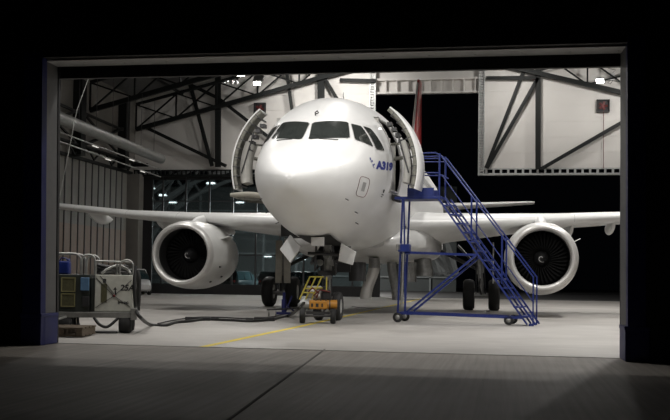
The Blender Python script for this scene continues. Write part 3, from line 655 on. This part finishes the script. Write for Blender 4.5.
# passenger doors swung open forward
def pax_door(sx, x0, y0, y1, toe=0, name='passenger_door'):
    def arc(rad, a): return (sx*(x0+rad*math.cos(a)), 3.9+rad*math.sin(a))
    A0, A1 = R(-15.5), R(50); N = 16
    outer = [[Vector((arc(2.0, A0+(A1-A0)*i/N)[0]-sx*(.0 if y > y0+.01 else .0), y, arc(2.0, A0+(A1-A0)*i/N)[1])) for y in (y0, y1)] + [Vector((arc(1.965, A0+(A1-A0)*i/N)[0], y, arc(1.965, A0+(A1-A0)*i/N)[1])) for y in (y1, y0)] for i in range(N+1)]
    for r_ in outer:
        for k in (1, 2): r_[k].x += sx*toe
    d = MB().loft(outer).build(name, white, air)
    MB().loft([[Vector((arc(1.96, A0+.02+(A1-A0-.04)*i/N)[0]+sx*toe*k, y, arc(1.96, A0+.02+(A1-A0-.04)*i/N)[1])) for y, k in ((y0+.01, 0), (y1-.01, 1))] for i in range(N+1)], caps=False, closed=False).build('inner_skin', ribm, d)
    mb = MB()                                # inner frame: edge members, ribs
    for y in (y0+.03,): mb.loft([[Vector((*arc(r_, A0+(A1-A0)*i/N)[:1], y+dy, arc(r_, A0+(A1-A0)*i/N)[1])) for r_, dy in ((1.968, -.02), (1.968, .02), (1.87, .02), (1.87, -.02))] for i in range(N+1)])
    mb.build('door_frame', ribm, d)
    mb = MB()
    for i in range(9):
        a = A0+(A1-A0)*(i+.3)/9; p, q = arc(1.97, a), arc(1.85, a); mb.bar((p[0], y0+.02, p[1]), (q[0], y0+.02, q[1]), .03, .02); mb.bar((q[0], y0+.02, q[1]), (q[0]+sx*toe*.8, y1, q[1]), .05, .03)
    mb.tube([(*arc(1.76, A0+.2)[:1], y0+.1, arc(1.76, A0+.2)[1]), (*arc(1.72, A1-.3)[:1], y0+.1, arc(1.72, A1-.3)[1])], .02, 6)
    mb.build('door_rib', steel, d)
    lin = MB().loft([[Vector((arc(r_, A0+.06+(.62-.0)*i/8)[0], y, arc(r_, A0+.06+.62*i/8)[1])) for r_, y in ((1.80, y0+.12), (1.80, y1-.05), (1.62, y1-.1), (1.62, y0+.16))] for i in range(9)]); lin.build('slide_bustle', lining, d)
    mb = MB()
    for i in range(5): a = R(18+6*i); q = arc(1.68, a); mb.box((q[0], y0+.3, q[1]), (.12, .3, .09))
    mb.build('latch_mechanism', steel, d)
    mb = MB(); q = arc(1.7, R(12)); mb.bar((q[0], y1-.1, q[1]), (q[0], y1-.1, q[1]+.35), .05); mb.tube([(q[0], y1-.1, q[1]), (sx*(hull_x(4.6, 4.2)-.1), 4.65, 4.2)], .05, 10).tube([(q[0], y1-.1, q[1]+.35), (sx*(hull_x(4.6, 4.6)-.1), 4.65, 4.6)], .03, 8)
    mb.build('door_hinge_arm', ribm, d)
    return d
pax_door(1, .46, 3.72, 4.5, .10); pax_door(-1, .34, 3.72, 4.5)
# starboard cargo door, hinged open above its opening
rg = []
for i in range(11):
    q_ = i/10; x = -1.93-q_*1.35; z = 3.42+.10*math.sin(PI*q_)+.12*q_
    rg.append([Vector((x, 6.95, z)), Vector((x, 8.35, z)), Vector((x, 8.35, z-.09-.06*math.sin(PI*q_))), Vector((x, 6.95, z-.09-.06*math.sin(PI*q_)))])
cd = MB().loft(rg).build('cargo_door', beige, air)
mb = MB()
for k in range(4): mb.bar((-2.1, 7.05+k*.4, 3.33), (-3.1, 7.05+k*.4, 3.42), .05, .08)
mb.build('door_rib', ribm, cd)
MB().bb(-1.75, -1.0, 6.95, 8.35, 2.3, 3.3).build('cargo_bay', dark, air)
# ================================================================== MOBILE STAIRS
st = thing('mobile_stairs', 'blue steel mobile access stairs on wheels standing at the open front door', 'stairs', (1.88, 4.8, 0), R(-9))
def wheel_small(par, c, r, w_, name='caster_wheel', ax='X'):
    mb = MB().lathe([(-w_/2, r*.5), (-w_/2, r*.92), (-w_*.3, r), (w_*.3, r), (w_/2, r*.92), (w_/2, r*.5)], o=c, ax=ax, n=24); q = mb.build(name, rubber, par)
    MB().lathe([(-w_*.45, 0), (-w_*.45, r*.55), (w_*.45, r*.55), (w_*.45, 0)], o=c, ax=ax, n=16).build('hub', galv, q); return q
Wd, HZ = .72, 3.26
for y in (0, Wd):
    wheel_small(st, (0, y, .13), .13, .06, ax='Y')
    wheel_small(st, (2.86, y, .13), .12, .05, ax='Y')
fr = MB()
for y in (0, Wd):
    fr.bar((.0, y, .2), (.10, y, HZ), .045)
    if y == 0: fr.bar((.20, y, .25), (.13, y, HZ), .035)
    fr.bar((-.02, y, .24), (3.2, y, .2), .05, .06)
    fr.bar((.05, y, 1.82), (2.05, y, 1.76), .05)
    fr.bar((.25, y, .28), (2.02, y, 1.74), .05)
for x, z in ((0, .24), (2.86, .22), (.1, 1.8), (2.02, 1.74), (.1, HZ-.05), (1.08, HZ-.05)): fr.bar((x, 0, z), (x, Wd, z), .05)
fr.build('base_frame', blue, st)
sf = MB()
for y in (0, Wd): [sf.bar((1.10+dx, y, HZ+.0 if dx < 0 else HZ-.03), (3.42+dx, y, .03), .035, .045) for dx in (-.10, .11)]
sf.build('stringer', blue, st)
N = 14
for k in range(1, N):
    q = k/N; x, z = 1.10+2.32*q, HZ-(HZ-.0)*q
    MB().bb(x-.11, x+.12, 0, Wd, z-.02, z+.015).build('tread', blue, st)
MB().bb(-.12, 1.12, -.02, Wd+.02, HZ-.07, HZ).build('platform', blue, st, bevel=.008)
for y in (0, Wd): MB().bb(.22, .92, y-.012, y+.012, HZ, HZ+.22).build('kick_plate', blue, st)
dk = MB().bb(-.2, -.125, .0, Wd, HZ-.1, HZ+.06); dk.build('dock_bumper', dark, st)
for y in (0, Wd):
    h = MB(); top = [(.45, y, HZ+1.12), (.95, y, HZ+1.12), (1.10, y, HZ+1.04), (3.46, y, 1.22), (3.46, y, .02)]
    h.tube(top, .02, 8); h.tube([(.45, y, HZ+.62), (1.02, y, HZ+.60), (1.14, y, HZ+.52)], .018, 8).tube([(.45, y, HZ+.98), (1.04, y, HZ+.97)], .014, 8)
    h.tube([(1.06, y, HZ), (1.06, y, HZ+1.1)], .026, 8)
    if y == 0: h.tube([(1.12, y, HZ+.55), (3.44, y, .62)], .014, 8)
    for x in (1.9, 2.68): zt = HZ+1.04-(x-1.10)*(HZ+1.04-1.22)/2.36; h.tube([(x, y, HZ-(x-1.1)*HZ/2.32), (x, y, zt)], .024, 8)
    h.tube([(.25, y, HZ+.2), (.25, y, HZ+.55)], .02, 8)
    h.build('handrail', blue, st)
cb = MB().box((.18, -.08, 1.92), (.30, .2, .2)); cb.build('hydraulic_unit', blue, st, bevel=.015)
MB().box((.04, -.1, 1.94), (.14, .16, .18)).build('hydraulic_tank', galv, st, bevel=.02)
MB().tube([(.12, -.1, .4), (.16, -.1, 1.82)], .03, 10).build('lift_cylinder', galv, st)
MB().bb(3.36, 3.48, -.03, .03, 0, .06).bb(3.36, 3.48, Wd-.03, Wd+.03, 0, .06).build('foot', blue, st)

rimm = mat('vent_rim_paint', (.27, .25, .12), .5, noise=.3)
# ================================================================== GROUND POWER CART
p = at(96, 330, -2.6)
ca = thing('ground_power_cart', 'dark green and cream ground power cart on wheels beside the left door pillar', 'ground power unit', (p.x, -2.6, 0), R(17))
q = 52.0                                   # measured pixels per metre at the cart
def cx_(u): return (u-100)/q
def cz_(v): return (329.5-v)/q
MB().bb(cx_(46), cx_(93), .0, .85, cz_(308), cz_(271)).bb(cx_(93.5), cx_(98), .05, .8, cz_(308), cz_(274)).build('generator_cabinet', gpug, ca, bevel=.012)
MB().bb(cx_(98), cx_(135), .0, .85, cz_(308), cz_(271)).build('control_cabinet', gpuw, ca, bevel=.012)
for u0, u1, v0, v1 in ((65, 79, 274, 288.5), (65, 79, 290, 303.5)):
    f = MB().bb(cx_(u0), cx_(u1), -.015, .0, cz_(v1), cz_(v0)).build('vent', ventm, ca)
    mb = MB().bb(cx_(u0), cx_(u1), -.03, -.014, cz_(v0)-.02, cz_(v0)).bb(cx_(u0), cx_(u1), -.03, -.014, cz_(v1), cz_(v1)+.02).bb(cx_(u0), cx_(u0)+.02, -.03, -.014, cz_(v1), cz_(v0)).bb(cx_(u1)-.02, cx_(u1), -.03, -.014, cz_(v1), cz_(v0))
    mb.build('vent_rim', rimm, f)
MB().bb(cx_(84), cx_(92.5), -.07, .0, cz_(287), cz_(274)).build('switch_box', paleb, ca, bevel=.01)
MB().bb(cx_(86), cx_(93), -.04, .0, cz_(303), cz_(293)).build('socket_panel', steel, ca, bevel=.01)
MB().bb(cx_(104), cx_(110), -.01, .0, cz_(299), cz_(280)).build('instrument_plate', ventm, ca)
MB().bb(cx_(106), cx_(109), -.012, .0, cz_(279), cz_(275)).build('badge', text_d, ca)
mb = MB(); mb.prism([(cx_(116), -.004, cz_(286)), (cx_(118), -.004, cz_(283)), (cx_(120), -.004, cz_(286)), (cx_(118.6), -.004, cz_(285.5)), (cx_(119.5), -.004, cz_(291)), (cx_(117.6), -.004, cz_(291)), (cx_(117.5), -.004, cz_(286))], (0, .003, 0)).build('arrow_mark', text_d, ca)
def flat_text(txt, size, loc, m_, name, par, rz=0, shear=0, bold=.004):
    cu = bpy.data.curves.new(name, 'FONT'); cu.body = txt; cu.size = size; cu.offset = bold; cu.extrude = .001; cu.shear = shear
    ob = bpy.data.objects.new('t', cu); COL.objects.link(ob); me = bpy.data.meshes.new_from_object(ob.evaluated_get(bpy.context.evaluated_depsgraph_get())); bpy.data.objects.remove(ob)
    M = Matrix.Translation(loc) @ Matrix.Rotation(PI/2, 4, 'X'); me.transform(M); me.materials.clear(); me.materials.append(m_)
    o = bpy.data.objects.new(name, me); COL.objects.link(o); o.parent = par; return o
flat_text('25A', .16, Vector((cx_(122.5), -.006, cz_(286.5))), text_d, 'stencil_number', ca, shear=.2)
flat_text('28V DC', .06, Vector((cx_(121), -.006, cz_(300))), text_d, 'stencil_text', ca)
mb = MB()
for a, b in (((99, 274), (117, 292)), ((134, 276), (117, 292)), ((99, 304), (117, 292)), ((133, 303), (117, 292)), ((103, 272), (117, 290))): mb.tube([(cx_(a[0]), -.01, cz_(a[1])), (cx_(b[0]), -.014, cz_(b[1]))], .006, 5)
mb.build('lashing_cord', steel, ca)
MB().lathe([(-.02, .0), (-.02, .025), (.0, .03)], o=(cx_(117), 0, cz_(292)), n=10).build('lock_knob', redp, ca)
ch = MB().bb(cx_(46), cx_(140), -.06, .9, cz_(314), cz_(308.5)).bb(cx_(134), cx_(140), -.08, .1, cz_(316), cz_(304)).bb(cx_(62), cx_(68), 0, 1, cz_(319), cz_(314)).bb(cx_(125), cx_(131), 0, 1, cz_(319), cz_(314)); ch.build('chassis', galv, ca, bevel=.01)
for u in (68, 129):
    for y in (.05, .95): wheel_small(ca, (cx_(u), y, .155), .155+.0, .24 if u > 100 else .16, name='wheel', ax='Y') if False else None
for u in (70, 128.5):
    for y in (.1, .75):
        c = (cx_(u), y, .185); a, b = MB(), MB(); wheel(a, b, c, .185, .24, .09); w_ = a.build('wheel', rubber, ca); b.build('hub', hubm, w_)
def hoop(u0, u1, v0, v1, y=.1, r=.02):
    x0, x1, z0, z1 = cx_(u0), cx_(u1), cz_(v1), cz_(v0); rr = min(.14, (x1-x0)/2*.9); pts = [(x0, y, z0)]
    for k in range(6): a = PI-PI/2*k/5; pts.append((x0+rr+rr*math.cos(a), y, z1-rr+rr*math.sin(a)))
    for k in range(6): a = PI/2-PI/2*k/5; pts.append((x1-rr+rr*math.cos(a), y, z1-rr+rr*math.sin(a)))
    return MB().tube(pts+[(x1, y, z0)], r, 8)
for a in ((50, 83, 250, 271, .1), (84, 97, 251, 271, .1), (122, 135, 256, 271, .05), (50, 83, 250, 271, .85), (84, 97, 251, 271, .85)): hoop(*a).build('guard_hoop', galv, ca)
MB().tube([(cx_(97), .1, cz_(257)), (cx_(134), .1, cz_(258))], .018, 8).tube([(cx_(98), .1, cz_(271)), (cx_(98), .1, cz_(257))], .015, 8).tube([(cx_(119), .1, cz_(271)), (cx_(119), .1, cz_(258))], .015, 8).build('guard_rail', galv, ca)
MB().tube([(cx_(50), -.1, .28), (cx_(72), -.25, .32), (cx_(40), -1.1, .1)], .025, 8).tube([(cx_(72), .9, .3), (cx_(40), -1.0, .1)], .025, 8).build('tow_bar', galv, ca)
for dx, lab in ((0, 'blue canister standing on the dark cabinet inside the guard hoop'),):
    t = thing('canister', lab, 'canister', ca.matrix_basis @ Vector((cx_(63), .5, cz_(271))), R(7))
    MB().bb(-.13, .13, -.1, .1, 0, .26).build('body', blue, t, bevel=.03); MB().tube([(-.08, 0, .26), (-.05, 0, .32), (.05, 0, .32), (.08, 0, .26)], .014, 6).lathe([(.25, .03), (.31, .03), (.31, 0)], o=(.1, 0, 0), ax='Z', n=12).build('handle', navy, t)
# coiled black hoses on top of the cream cabinet
t = thing('hose_coil', 'coiled black hose lying on top of the cream cabinet', 'hose', ca.matrix_basis @ Vector((cx_(112), .62, cz_(271))), R(7))
pts = [(.3*math.cos(k*.5)*(1+.04*math.sin(k)), .17*math.sin(k*.5), .04+.003*k+.03*math.sin(k*.9)) for k in range(50)]
MB().tube(pts, .03, 8).build('hose', hose, t)
t = thing('air_hose', 'pale hose looped in an arch over the cream cabinet', 'hose', ca.matrix_basis @ Vector((cx_(104), .06, cz_(271))), R(17))
MB().tube([(0, 0, .02), (.08, 0, .1), (.2, .1, .17), (.34, .15, .19), (.48, .1, .12), (.56, 0, .03)], .024, 8).build('hose', galv, t)
# cables
def fl(u, v, z=.03): g_ = gnd(u, v); return Vector((g_.x, g_.y, z))
def spline(pts, m_=6):
    out = []; n_ = len(pts)
    for i in range(n_-1):
        p0, p1, p2, p3 = pts[max(i-1, 0)], pts[i], pts[i+1], pts[min(i+2, n_-1)]
        for k in range(m_): t_ = k/m_; out.append(.5*((2*p1)+(p2-p0)*t_+(2*p0-5*p1+4*p2-p3)*t_*t_+(3*p1-p0-3*p2+p3)*t_**3))
    return out+[pts[-1]]
M_ = ca.matrix_basis
def cable(name, label, pts, r, m_=hose):
    o = MB().tube(spline([Vector(p) for p in pts]), r, 8).build(name, m_); return tag(o, label, 'cable')
hc = M_ @ Vector((cx_(137), .1, cz_(262)))
cable('power_cable', 'thick black cable running along the floor from the cart to the nose gear',
      [hc, M_ @ Vector((cx_(137), .0, cz_(285))), M_ @ Vector((cx_(139), .0, cz_(305))), at(141, 318, -2.6), fl(151, 326.3), fl(166, 326.5), fl(176, 323.5), fl(190, 322.5), fl(205, 320.5), fl(228, 321.2), fl(250, 322.2), fl(270, 320.8), fl(288, 317), at(297, 310, 2.4), at(304, 303, 2.6)], .036)
cable('slack_cable', 'black cable sagging under the cart between its wheels', [M_ @ Vector((cx_(80), .3, .3)), M_ @ Vector((cx_(84), -.1, .16)), M_ @ Vector((cx_(90), -.2, .05)), M_ @ Vector((cx_(108), -.25, .03)), M_ @ Vector((cx_(122), -.2, .03))], .022)
cable('drooping_hose', 'black hose drooping just below the cream cabinet chassis', [M_ @ Vector((cx_(98), -.03, .30)), M_ @ Vector((cx_(104), -.1, .17)), M_ @ Vector((cx_(112), -.1, .13)), M_ @ Vector((cx_(122), -.03, .30))], .03)
cable('thin_cable', 'thin black cable lying beside the thick one on the floor left of the nose gear', [fl(158, 325), fl(176, 321), fl(198, 318.3), fl(222, 318.5), fl(245, 319.6), fl(268, 318.6), fl(292, 313)], .018)
cable('hanging_hose', 'bundle of black hose hanging down the right end of the cream cabinet', [M_ @ Vector((cx_(138), .32, cz_(266))), M_ @ Vector((cx_(140), .3, cz_(275))), M_ @ Vector((cx_(140), .3, cz_(295))), M_ @ Vector((cx_(139.5), .3, cz_(307)))], .05)
t = thing('cable_connector', 'black cable connector block lying on the floor by the cables', 'connector', fl(199, 320.5, 0), R(4)); MB().bb(-.35, .3, -.05, .05, 0, .09).tube([(.3, 0, .05), (.5, .02, .05)], .03, 8).build('block', dark, t, bevel=.015)
t = thing('cable_coupling', 'black cable coupling lying on the floor nearer the nose gear', 'connector', fl(265, 321, 0), R(8)); MB().bb(-.28, .25, -.05, .05, 0, .1).tube([(-.3, 0, .05), (-.5, .02, .05)], .03, 8).build('block', dark, t, bevel=.015)
# wooden crate boards beside the left pillar
p = gnd(66, 338)
t = thing('pallet', 'low dark wooden pallet on the floor beside the left pillar', 'pallet', (p.x-.1, p.y+.5, 0), R(9))
for k, z in ((0, .02), (1, .15)):
    for j in range(4): MB().bb(-.6, .28, -.4+j*.25, -.22+j*.25, z, z+.03).build('board', plate, t)
mb = MB()
for x in (-.5, -.1, .22): mb.bb(x-.05, x+.05, -.4, .53, .04, .15)
mb.build('block_row', plate, t)

# ================================================================== NOSE SERVICE CART (orange tank, yellow frame)
p = at(317, 321, 3.3)
sc = thing('service_cart', 'orange tank service cart with a yellow tube frame in front of the nose wheels', 'service cart', (p.x, 3.3, 0), R(10))
qs = 40.6
def sx_(u): return (u-317)/qs
def sz_(v): return (321.5-v)/qs
MB().tube([(sx_(307), 0, sz_(303)), (sx_(337), 0, sz_(302.5))], .115, 20).build('tank', orange, sc)
MB().bb(sx_(309), sx_(327), -.14, .14, sz_(307), sz_(299)).build('tank_case', orange, sc, bevel=.02)
MB().tube([(sx_(309), 0, sz_(303)), (sx_(303), 0, sz_(303)), (sx_(297.5), 0, sz_(304))], [.13, .13, .04], 16).build('nose_cone', strutm, sc)
for u in (315, 320, 325, 329): MB().tube([(sx_(u), 0, sz_(303)), (sx_(u)+.03, 0, sz_(303))], .135, 20).build('strap', steel, sc)
mb = MB()
for u, w_ in ((312, .05), (317, .07), (322, .04)): mb.bb(sx_(u)-w_/2, sx_(u)+w_/2, -.146, -.139, sz_(305), sz_(301.5))
mb.build('stencil_mark', text_d, sc)
for u in (302.5, 333):
    for y in (-.12,): a, b = MB(), MB(); wheel(a, b, (sx_(u), y, .185), .185, .14, .07); w_ = a.build('wheel', rubber, sc); b.build('hub', steel, w_)
MB().tube([(sx_(302.5), -.12, .185), (sx_(333), -.12, .185)], .025, 8).bar((sx_(302.5), -.1, .185), (sx_(304), -.02, .42), .05).bar((sx_(333), -.1, .185), (sx_(332), -.02, .42), .05).bb(sx_(306), sx_(330), -.1, .3, .22, .28).build('axle_frame', steel, sc)
yf = MB()
for y in (.12, .42):
    for a, b in (((299, 298), (309, 275)), ((305, 298), (315, 275)), ((311, 298), (321, 275)), ((309, 275), (323, 275)), ((304, 287), (322, 286)), ((326, 275), (326, 298)), ((302, 291), (314, 291))): yf.tube([(sx_(a[0]), y, sz_(a[1])), (sx_(b[0]), y, sz_(b[1]))], .018, 6)
for u, v in ((309, 275), (315, 275), (321, 275), (304, 287), (326, 276)): yf.tube([(sx_(u), .12, sz_(v)), (sx_(u), .42, sz_(v))], .014, 6)
yf.build('tube_frame', yel2, sc)
mb = MB().bb(sx_(306), sx_(321), .15, .4, sz_(297), sz_(284)); mb.build('pump_unit', galv, sc, bevel=.03)
MB().bb(sx_(322), sx_(330), .1, .4, sz_(298), sz_(288)).build('battery_box', dark, sc, bevel=.02)
mb = MB().tube([(sx_(308), .1, sz_(290)), (sx_(312), .0, sz_(286)), (sx_(318), .05, sz_(291)), (sx_(316), .1, sz_(296))], .02, 8).tube([(sx_(313), .1, sz_(294)), (sx_(320), .0, sz_(288)), (sx_(330), .1, sz_(290))], .018, 8); mb.build('hose', redp, sc)
MB().lathe([(-.02, 0), (-.02, .06), (.0, .07)], o=(sx_(311), .14, sz_(289)), n=14).lathe([(-.02, 0), (-.02, .05), (.0, .06)], o=(sx_(317), .14, sz_(293)), n=14).build('gauge', white, sc)
# low floor jack on a bar with caster hooks, in front of the right-hand-side main gear
p = gnd(283, 305)
fj = thing('floor_jack', 'blue floor jack with a long low black bar, left of the nose gear', 'jack', (at(284, 304, 6.5).x, 6.5, 0), R(9))
qj = 36.
MB().tube([(0, 0, .12), (-.0, 0, .5)], .07, 12).tube([(0, 0, .5), (0, 0, .7)], .045, 12).bb(-.2, .2, -.15, .15, .08, .14).build('jack_column', navy, fj)
MB().bar((.05, 0, .15), (.22, 0, .6), .04).bar((0, 0, .4), (.3, .1, .15), .04).build('jack_brace', navy, fj)
MB().bar((-.48, -.05, .2), (.55, -.05, .26), .04, .04).build('bar', steel, fj)
for x in (-.42, -.22): c = MB().lathe([(-.02, .03), (-.02, .07), (.02, .07), (.02, .03)], o=(x, -.05, .075), ax='X', n=16).bar((x, -.05, .1), (x, -.05, .2), .02); c.build('caster', galv, fj)
MB().lathe([(-.02, .03), (-.02, .08), (.02, .08), (.02, .03)], o=(.5, -.05, .08), ax='X', n=16).bar((.5, -.05, .1), (.5, -.05, .25), .02).build('caster', galv, fj)
# ground cables right of the nose wheels
cable('grounding_cable', 'thin grey cable looping on the floor behind the nose wheels', [fl(352, 307), fl(362, 308.5), fl(378, 309), fl(392, 307.5), fl(402, 306)], .015, galv)

# ================================================================== CARS
def car(name, label, loc, rz, body, group=None):
    t = thing(name, label, 'car', loc, rz, group)
    def sec(x, hw, z0, z1, top): return [Vector((x, a*hw, z0+(z1-z0)*b)) for a, b in ((-.92, 0), (-1, .3), (-1, .65), (-.94, .95), (-.7, 1), (0, 1.02), (.7, 1), (.94, .95), (1, .65), (1, .3), (.92, 0))]
    MB().loft([sec(*s, 0) for s in ((-2.1, .72, .35, .72), (-2.05, .8, .25, .86), (-1.5, .86, .2, .93), (.5, .87, .2, .95), (1.3, .85, .2, .86), (1.9, .8, .22, .72), (2.15, .68, .32, .6))]).build('body', body, t, bevel=0)
    cab = lambda x0, x1, h: None
    def cs(x, hw, z): return [Vector((x, -hw, .9)), Vector((x, -hw*.8, z)), Vector((x, hw*.8, z)), Vector((x, hw, .9))]
    MB().loft([[Vector((x, y, z)) for y, z in ((-.83, .88), (-hw2, zt_), (hw2, zt_), (.83, .88))] for x, hw2, zt_ in ((-2.02, .8, .9), (-1.65, .66, 1.40), (-.4, .66, 1.46), (.35, .64, 1.38), (1.1, .8, .9))], smooth=False).build('window_band', carg, t)
    MB().bb(-1.6, .3, -.62, .62, 1.40, 1.47).build('roof', body, t, bevel=.03)
    mb = MB()
    for x in (-1.72, -.75, .28): 
        for s_ in (-1, 1): mb.bar((x-.12 if x < -1 else x, s_*.84, .9), (x+.02, s_*.645, 1.43), .06, .05)
    mb.build('pillar', body, t)
    for x in (-1.3, 1.3):
        for s_ in (-1, 1):
            a, b = MB(), MB(); wheel_ = (x, s_*.76, .31)
            a.lathe([(-.1, .19), (-.1, .28), (-.07, .31), (.07, .31), (.1, .28), (.1, .19)], o=wheel_, ax='Y', n=24); b.lathe([(-.09, 0), (-.09, .19), (.09, .19), (.09, 0)], o=wheel_, ax='Y', n=20)
            w_ = a.build('wheel', rubber, t); b.build('hub', hubm, w_)
    for s_ in (-1, 1): MB().box((-2.04, s_*.68, .78), (.08, .14, .2)).build('tail_lamp', lampr, t)
    return t
p = at(146, 294, 33.0)
car('car', 'white estate car parked inside at the far left beyond the cart', (p.x-.8, 33.0, 0), R(-62), carw)
for u, lab, rz in ((236, 'dark car parked outside the glass doors, behind the left engine', 78), (272, 'dark car parked outside the glass doors, left of the main gear leg', 95), (309, 'dark car parked outside the glass doors, behind the nose cart', 84)):
    p = at(u, 285, 41.5); car('car', lab, (p.x, 41.5+(u % 3)*.4, 0), R(rz), card)
# added fill lamp on a post, brightening the parked cars outside
t = thing('yard_fill_lamp', 'added fill lamp on a post beyond the glass doors, brightening the parked cars', 'lamp', (-9.5, 46, 0))
MB().tube([(0, 0, 0), (0, 0, 5.2)], .06, 10).tube([(0, 0, 5.2), (0, -.5, 5.4)], .04, 8).build('post', steel, t)
MB().box((0, -.6, 5.4), (.5, .25, .1)).build('head', lampshell, t); 
MB().box((0, -.6, 5.34), (.42, .2, .02)).build('lens', lampw, t)
a = area('yard_fill_light', (0, -.6, 5.3), (0, -2.2, 0), .4, 3000); a.parent = t; a.location = (0, -.6, 5.3)
# neighbouring arched hall beyond the glass doors: ribs, glazing grid, small lamps
t = thing('neighbouring_hall', 'dim arched hall with lattice ribs and glazed wall beyond the closed glass doors', 'building', (-12, 60, 0))
MB().bb(-26, 12.5, 8, 8.4, 0, 9.5).build('rear_wall', mat('far_wall', (.07, .08, .08), .7, noise=.3, scale=.5), t)
for k in range(4):
    y = -12+k*5; o_, i_ = [], []
    for j in range(15): a = R(8+j*11.7); o_.append((-2+15*math.cos(a), y, 11.5*math.sin(a))); i_.append((-2+13.9*math.cos(a), y, 10.4*math.sin(a)))
    mb = MB()
    for L_ in (o_, i_):
        for a, b in zip(L_, L_[1:]): mb.bar(a, b, .28)
    for a, b in zip(o_, i_): mb.bar(a, b, .15)
    for a, b in zip(o_, i_[1:]): mb.bar(a, b, .15)
    mb.build('roof_rib', hallrib, t)
mb = MB()
for k in range(12): mb.bb(-24+k*3.1, -23.85+k*3.1, 7.8, 8, 0, 9.5)
for z in (1.2, 3.2, 5.2, 7.2): mb.bb(-26, 12.5, 7.8, 8, z, z+.12)
mb.build('wall_grid', mat('far_grid', (.22, .24, .24), .6, noise=.2), t)
for i, (u, v, y, wh) in enumerate(((151, 188, 52, 'leftmost of the row of three over the left wing'), (163, 195, 56, 'middle of the row of three over the left wing'), (173, 202, 60, 'rightmost of the row of three over the left wing'), (211, 183, 48, 'highest one, over the left engine'), (240, 202, 56, 'just below the open cargo door'), (268, 256, 60, 'low, between engine and gear leg'), (302, 259, 60, 'low, beside the nose gear door'))):
    p = at(u, v, y)
    l = thing('hall_lamp', 'small hall lamp beyond the glass, '+wh, 'lamp', p, 0, 'small lamps in the neighbouring hall')
    MB().bb(-.35, .35, -.1, .1, -.05, .05).build('housing', lampshell, l); MB().bb(-.32, .32, -.09, .09, -.07, -.05).bb(-.3, .3, -.11, -.1, -.04, .04).build('lens', glow('far_lamp', (.95, 1, 1), 4) if i == 0 else bpy.data.materials['far_lamp'], l)
a = area('hall_light', (0, 0, 9), (0, 2, 0), 2, 3500); a.parent = t; a.location = (0, -8, 9)
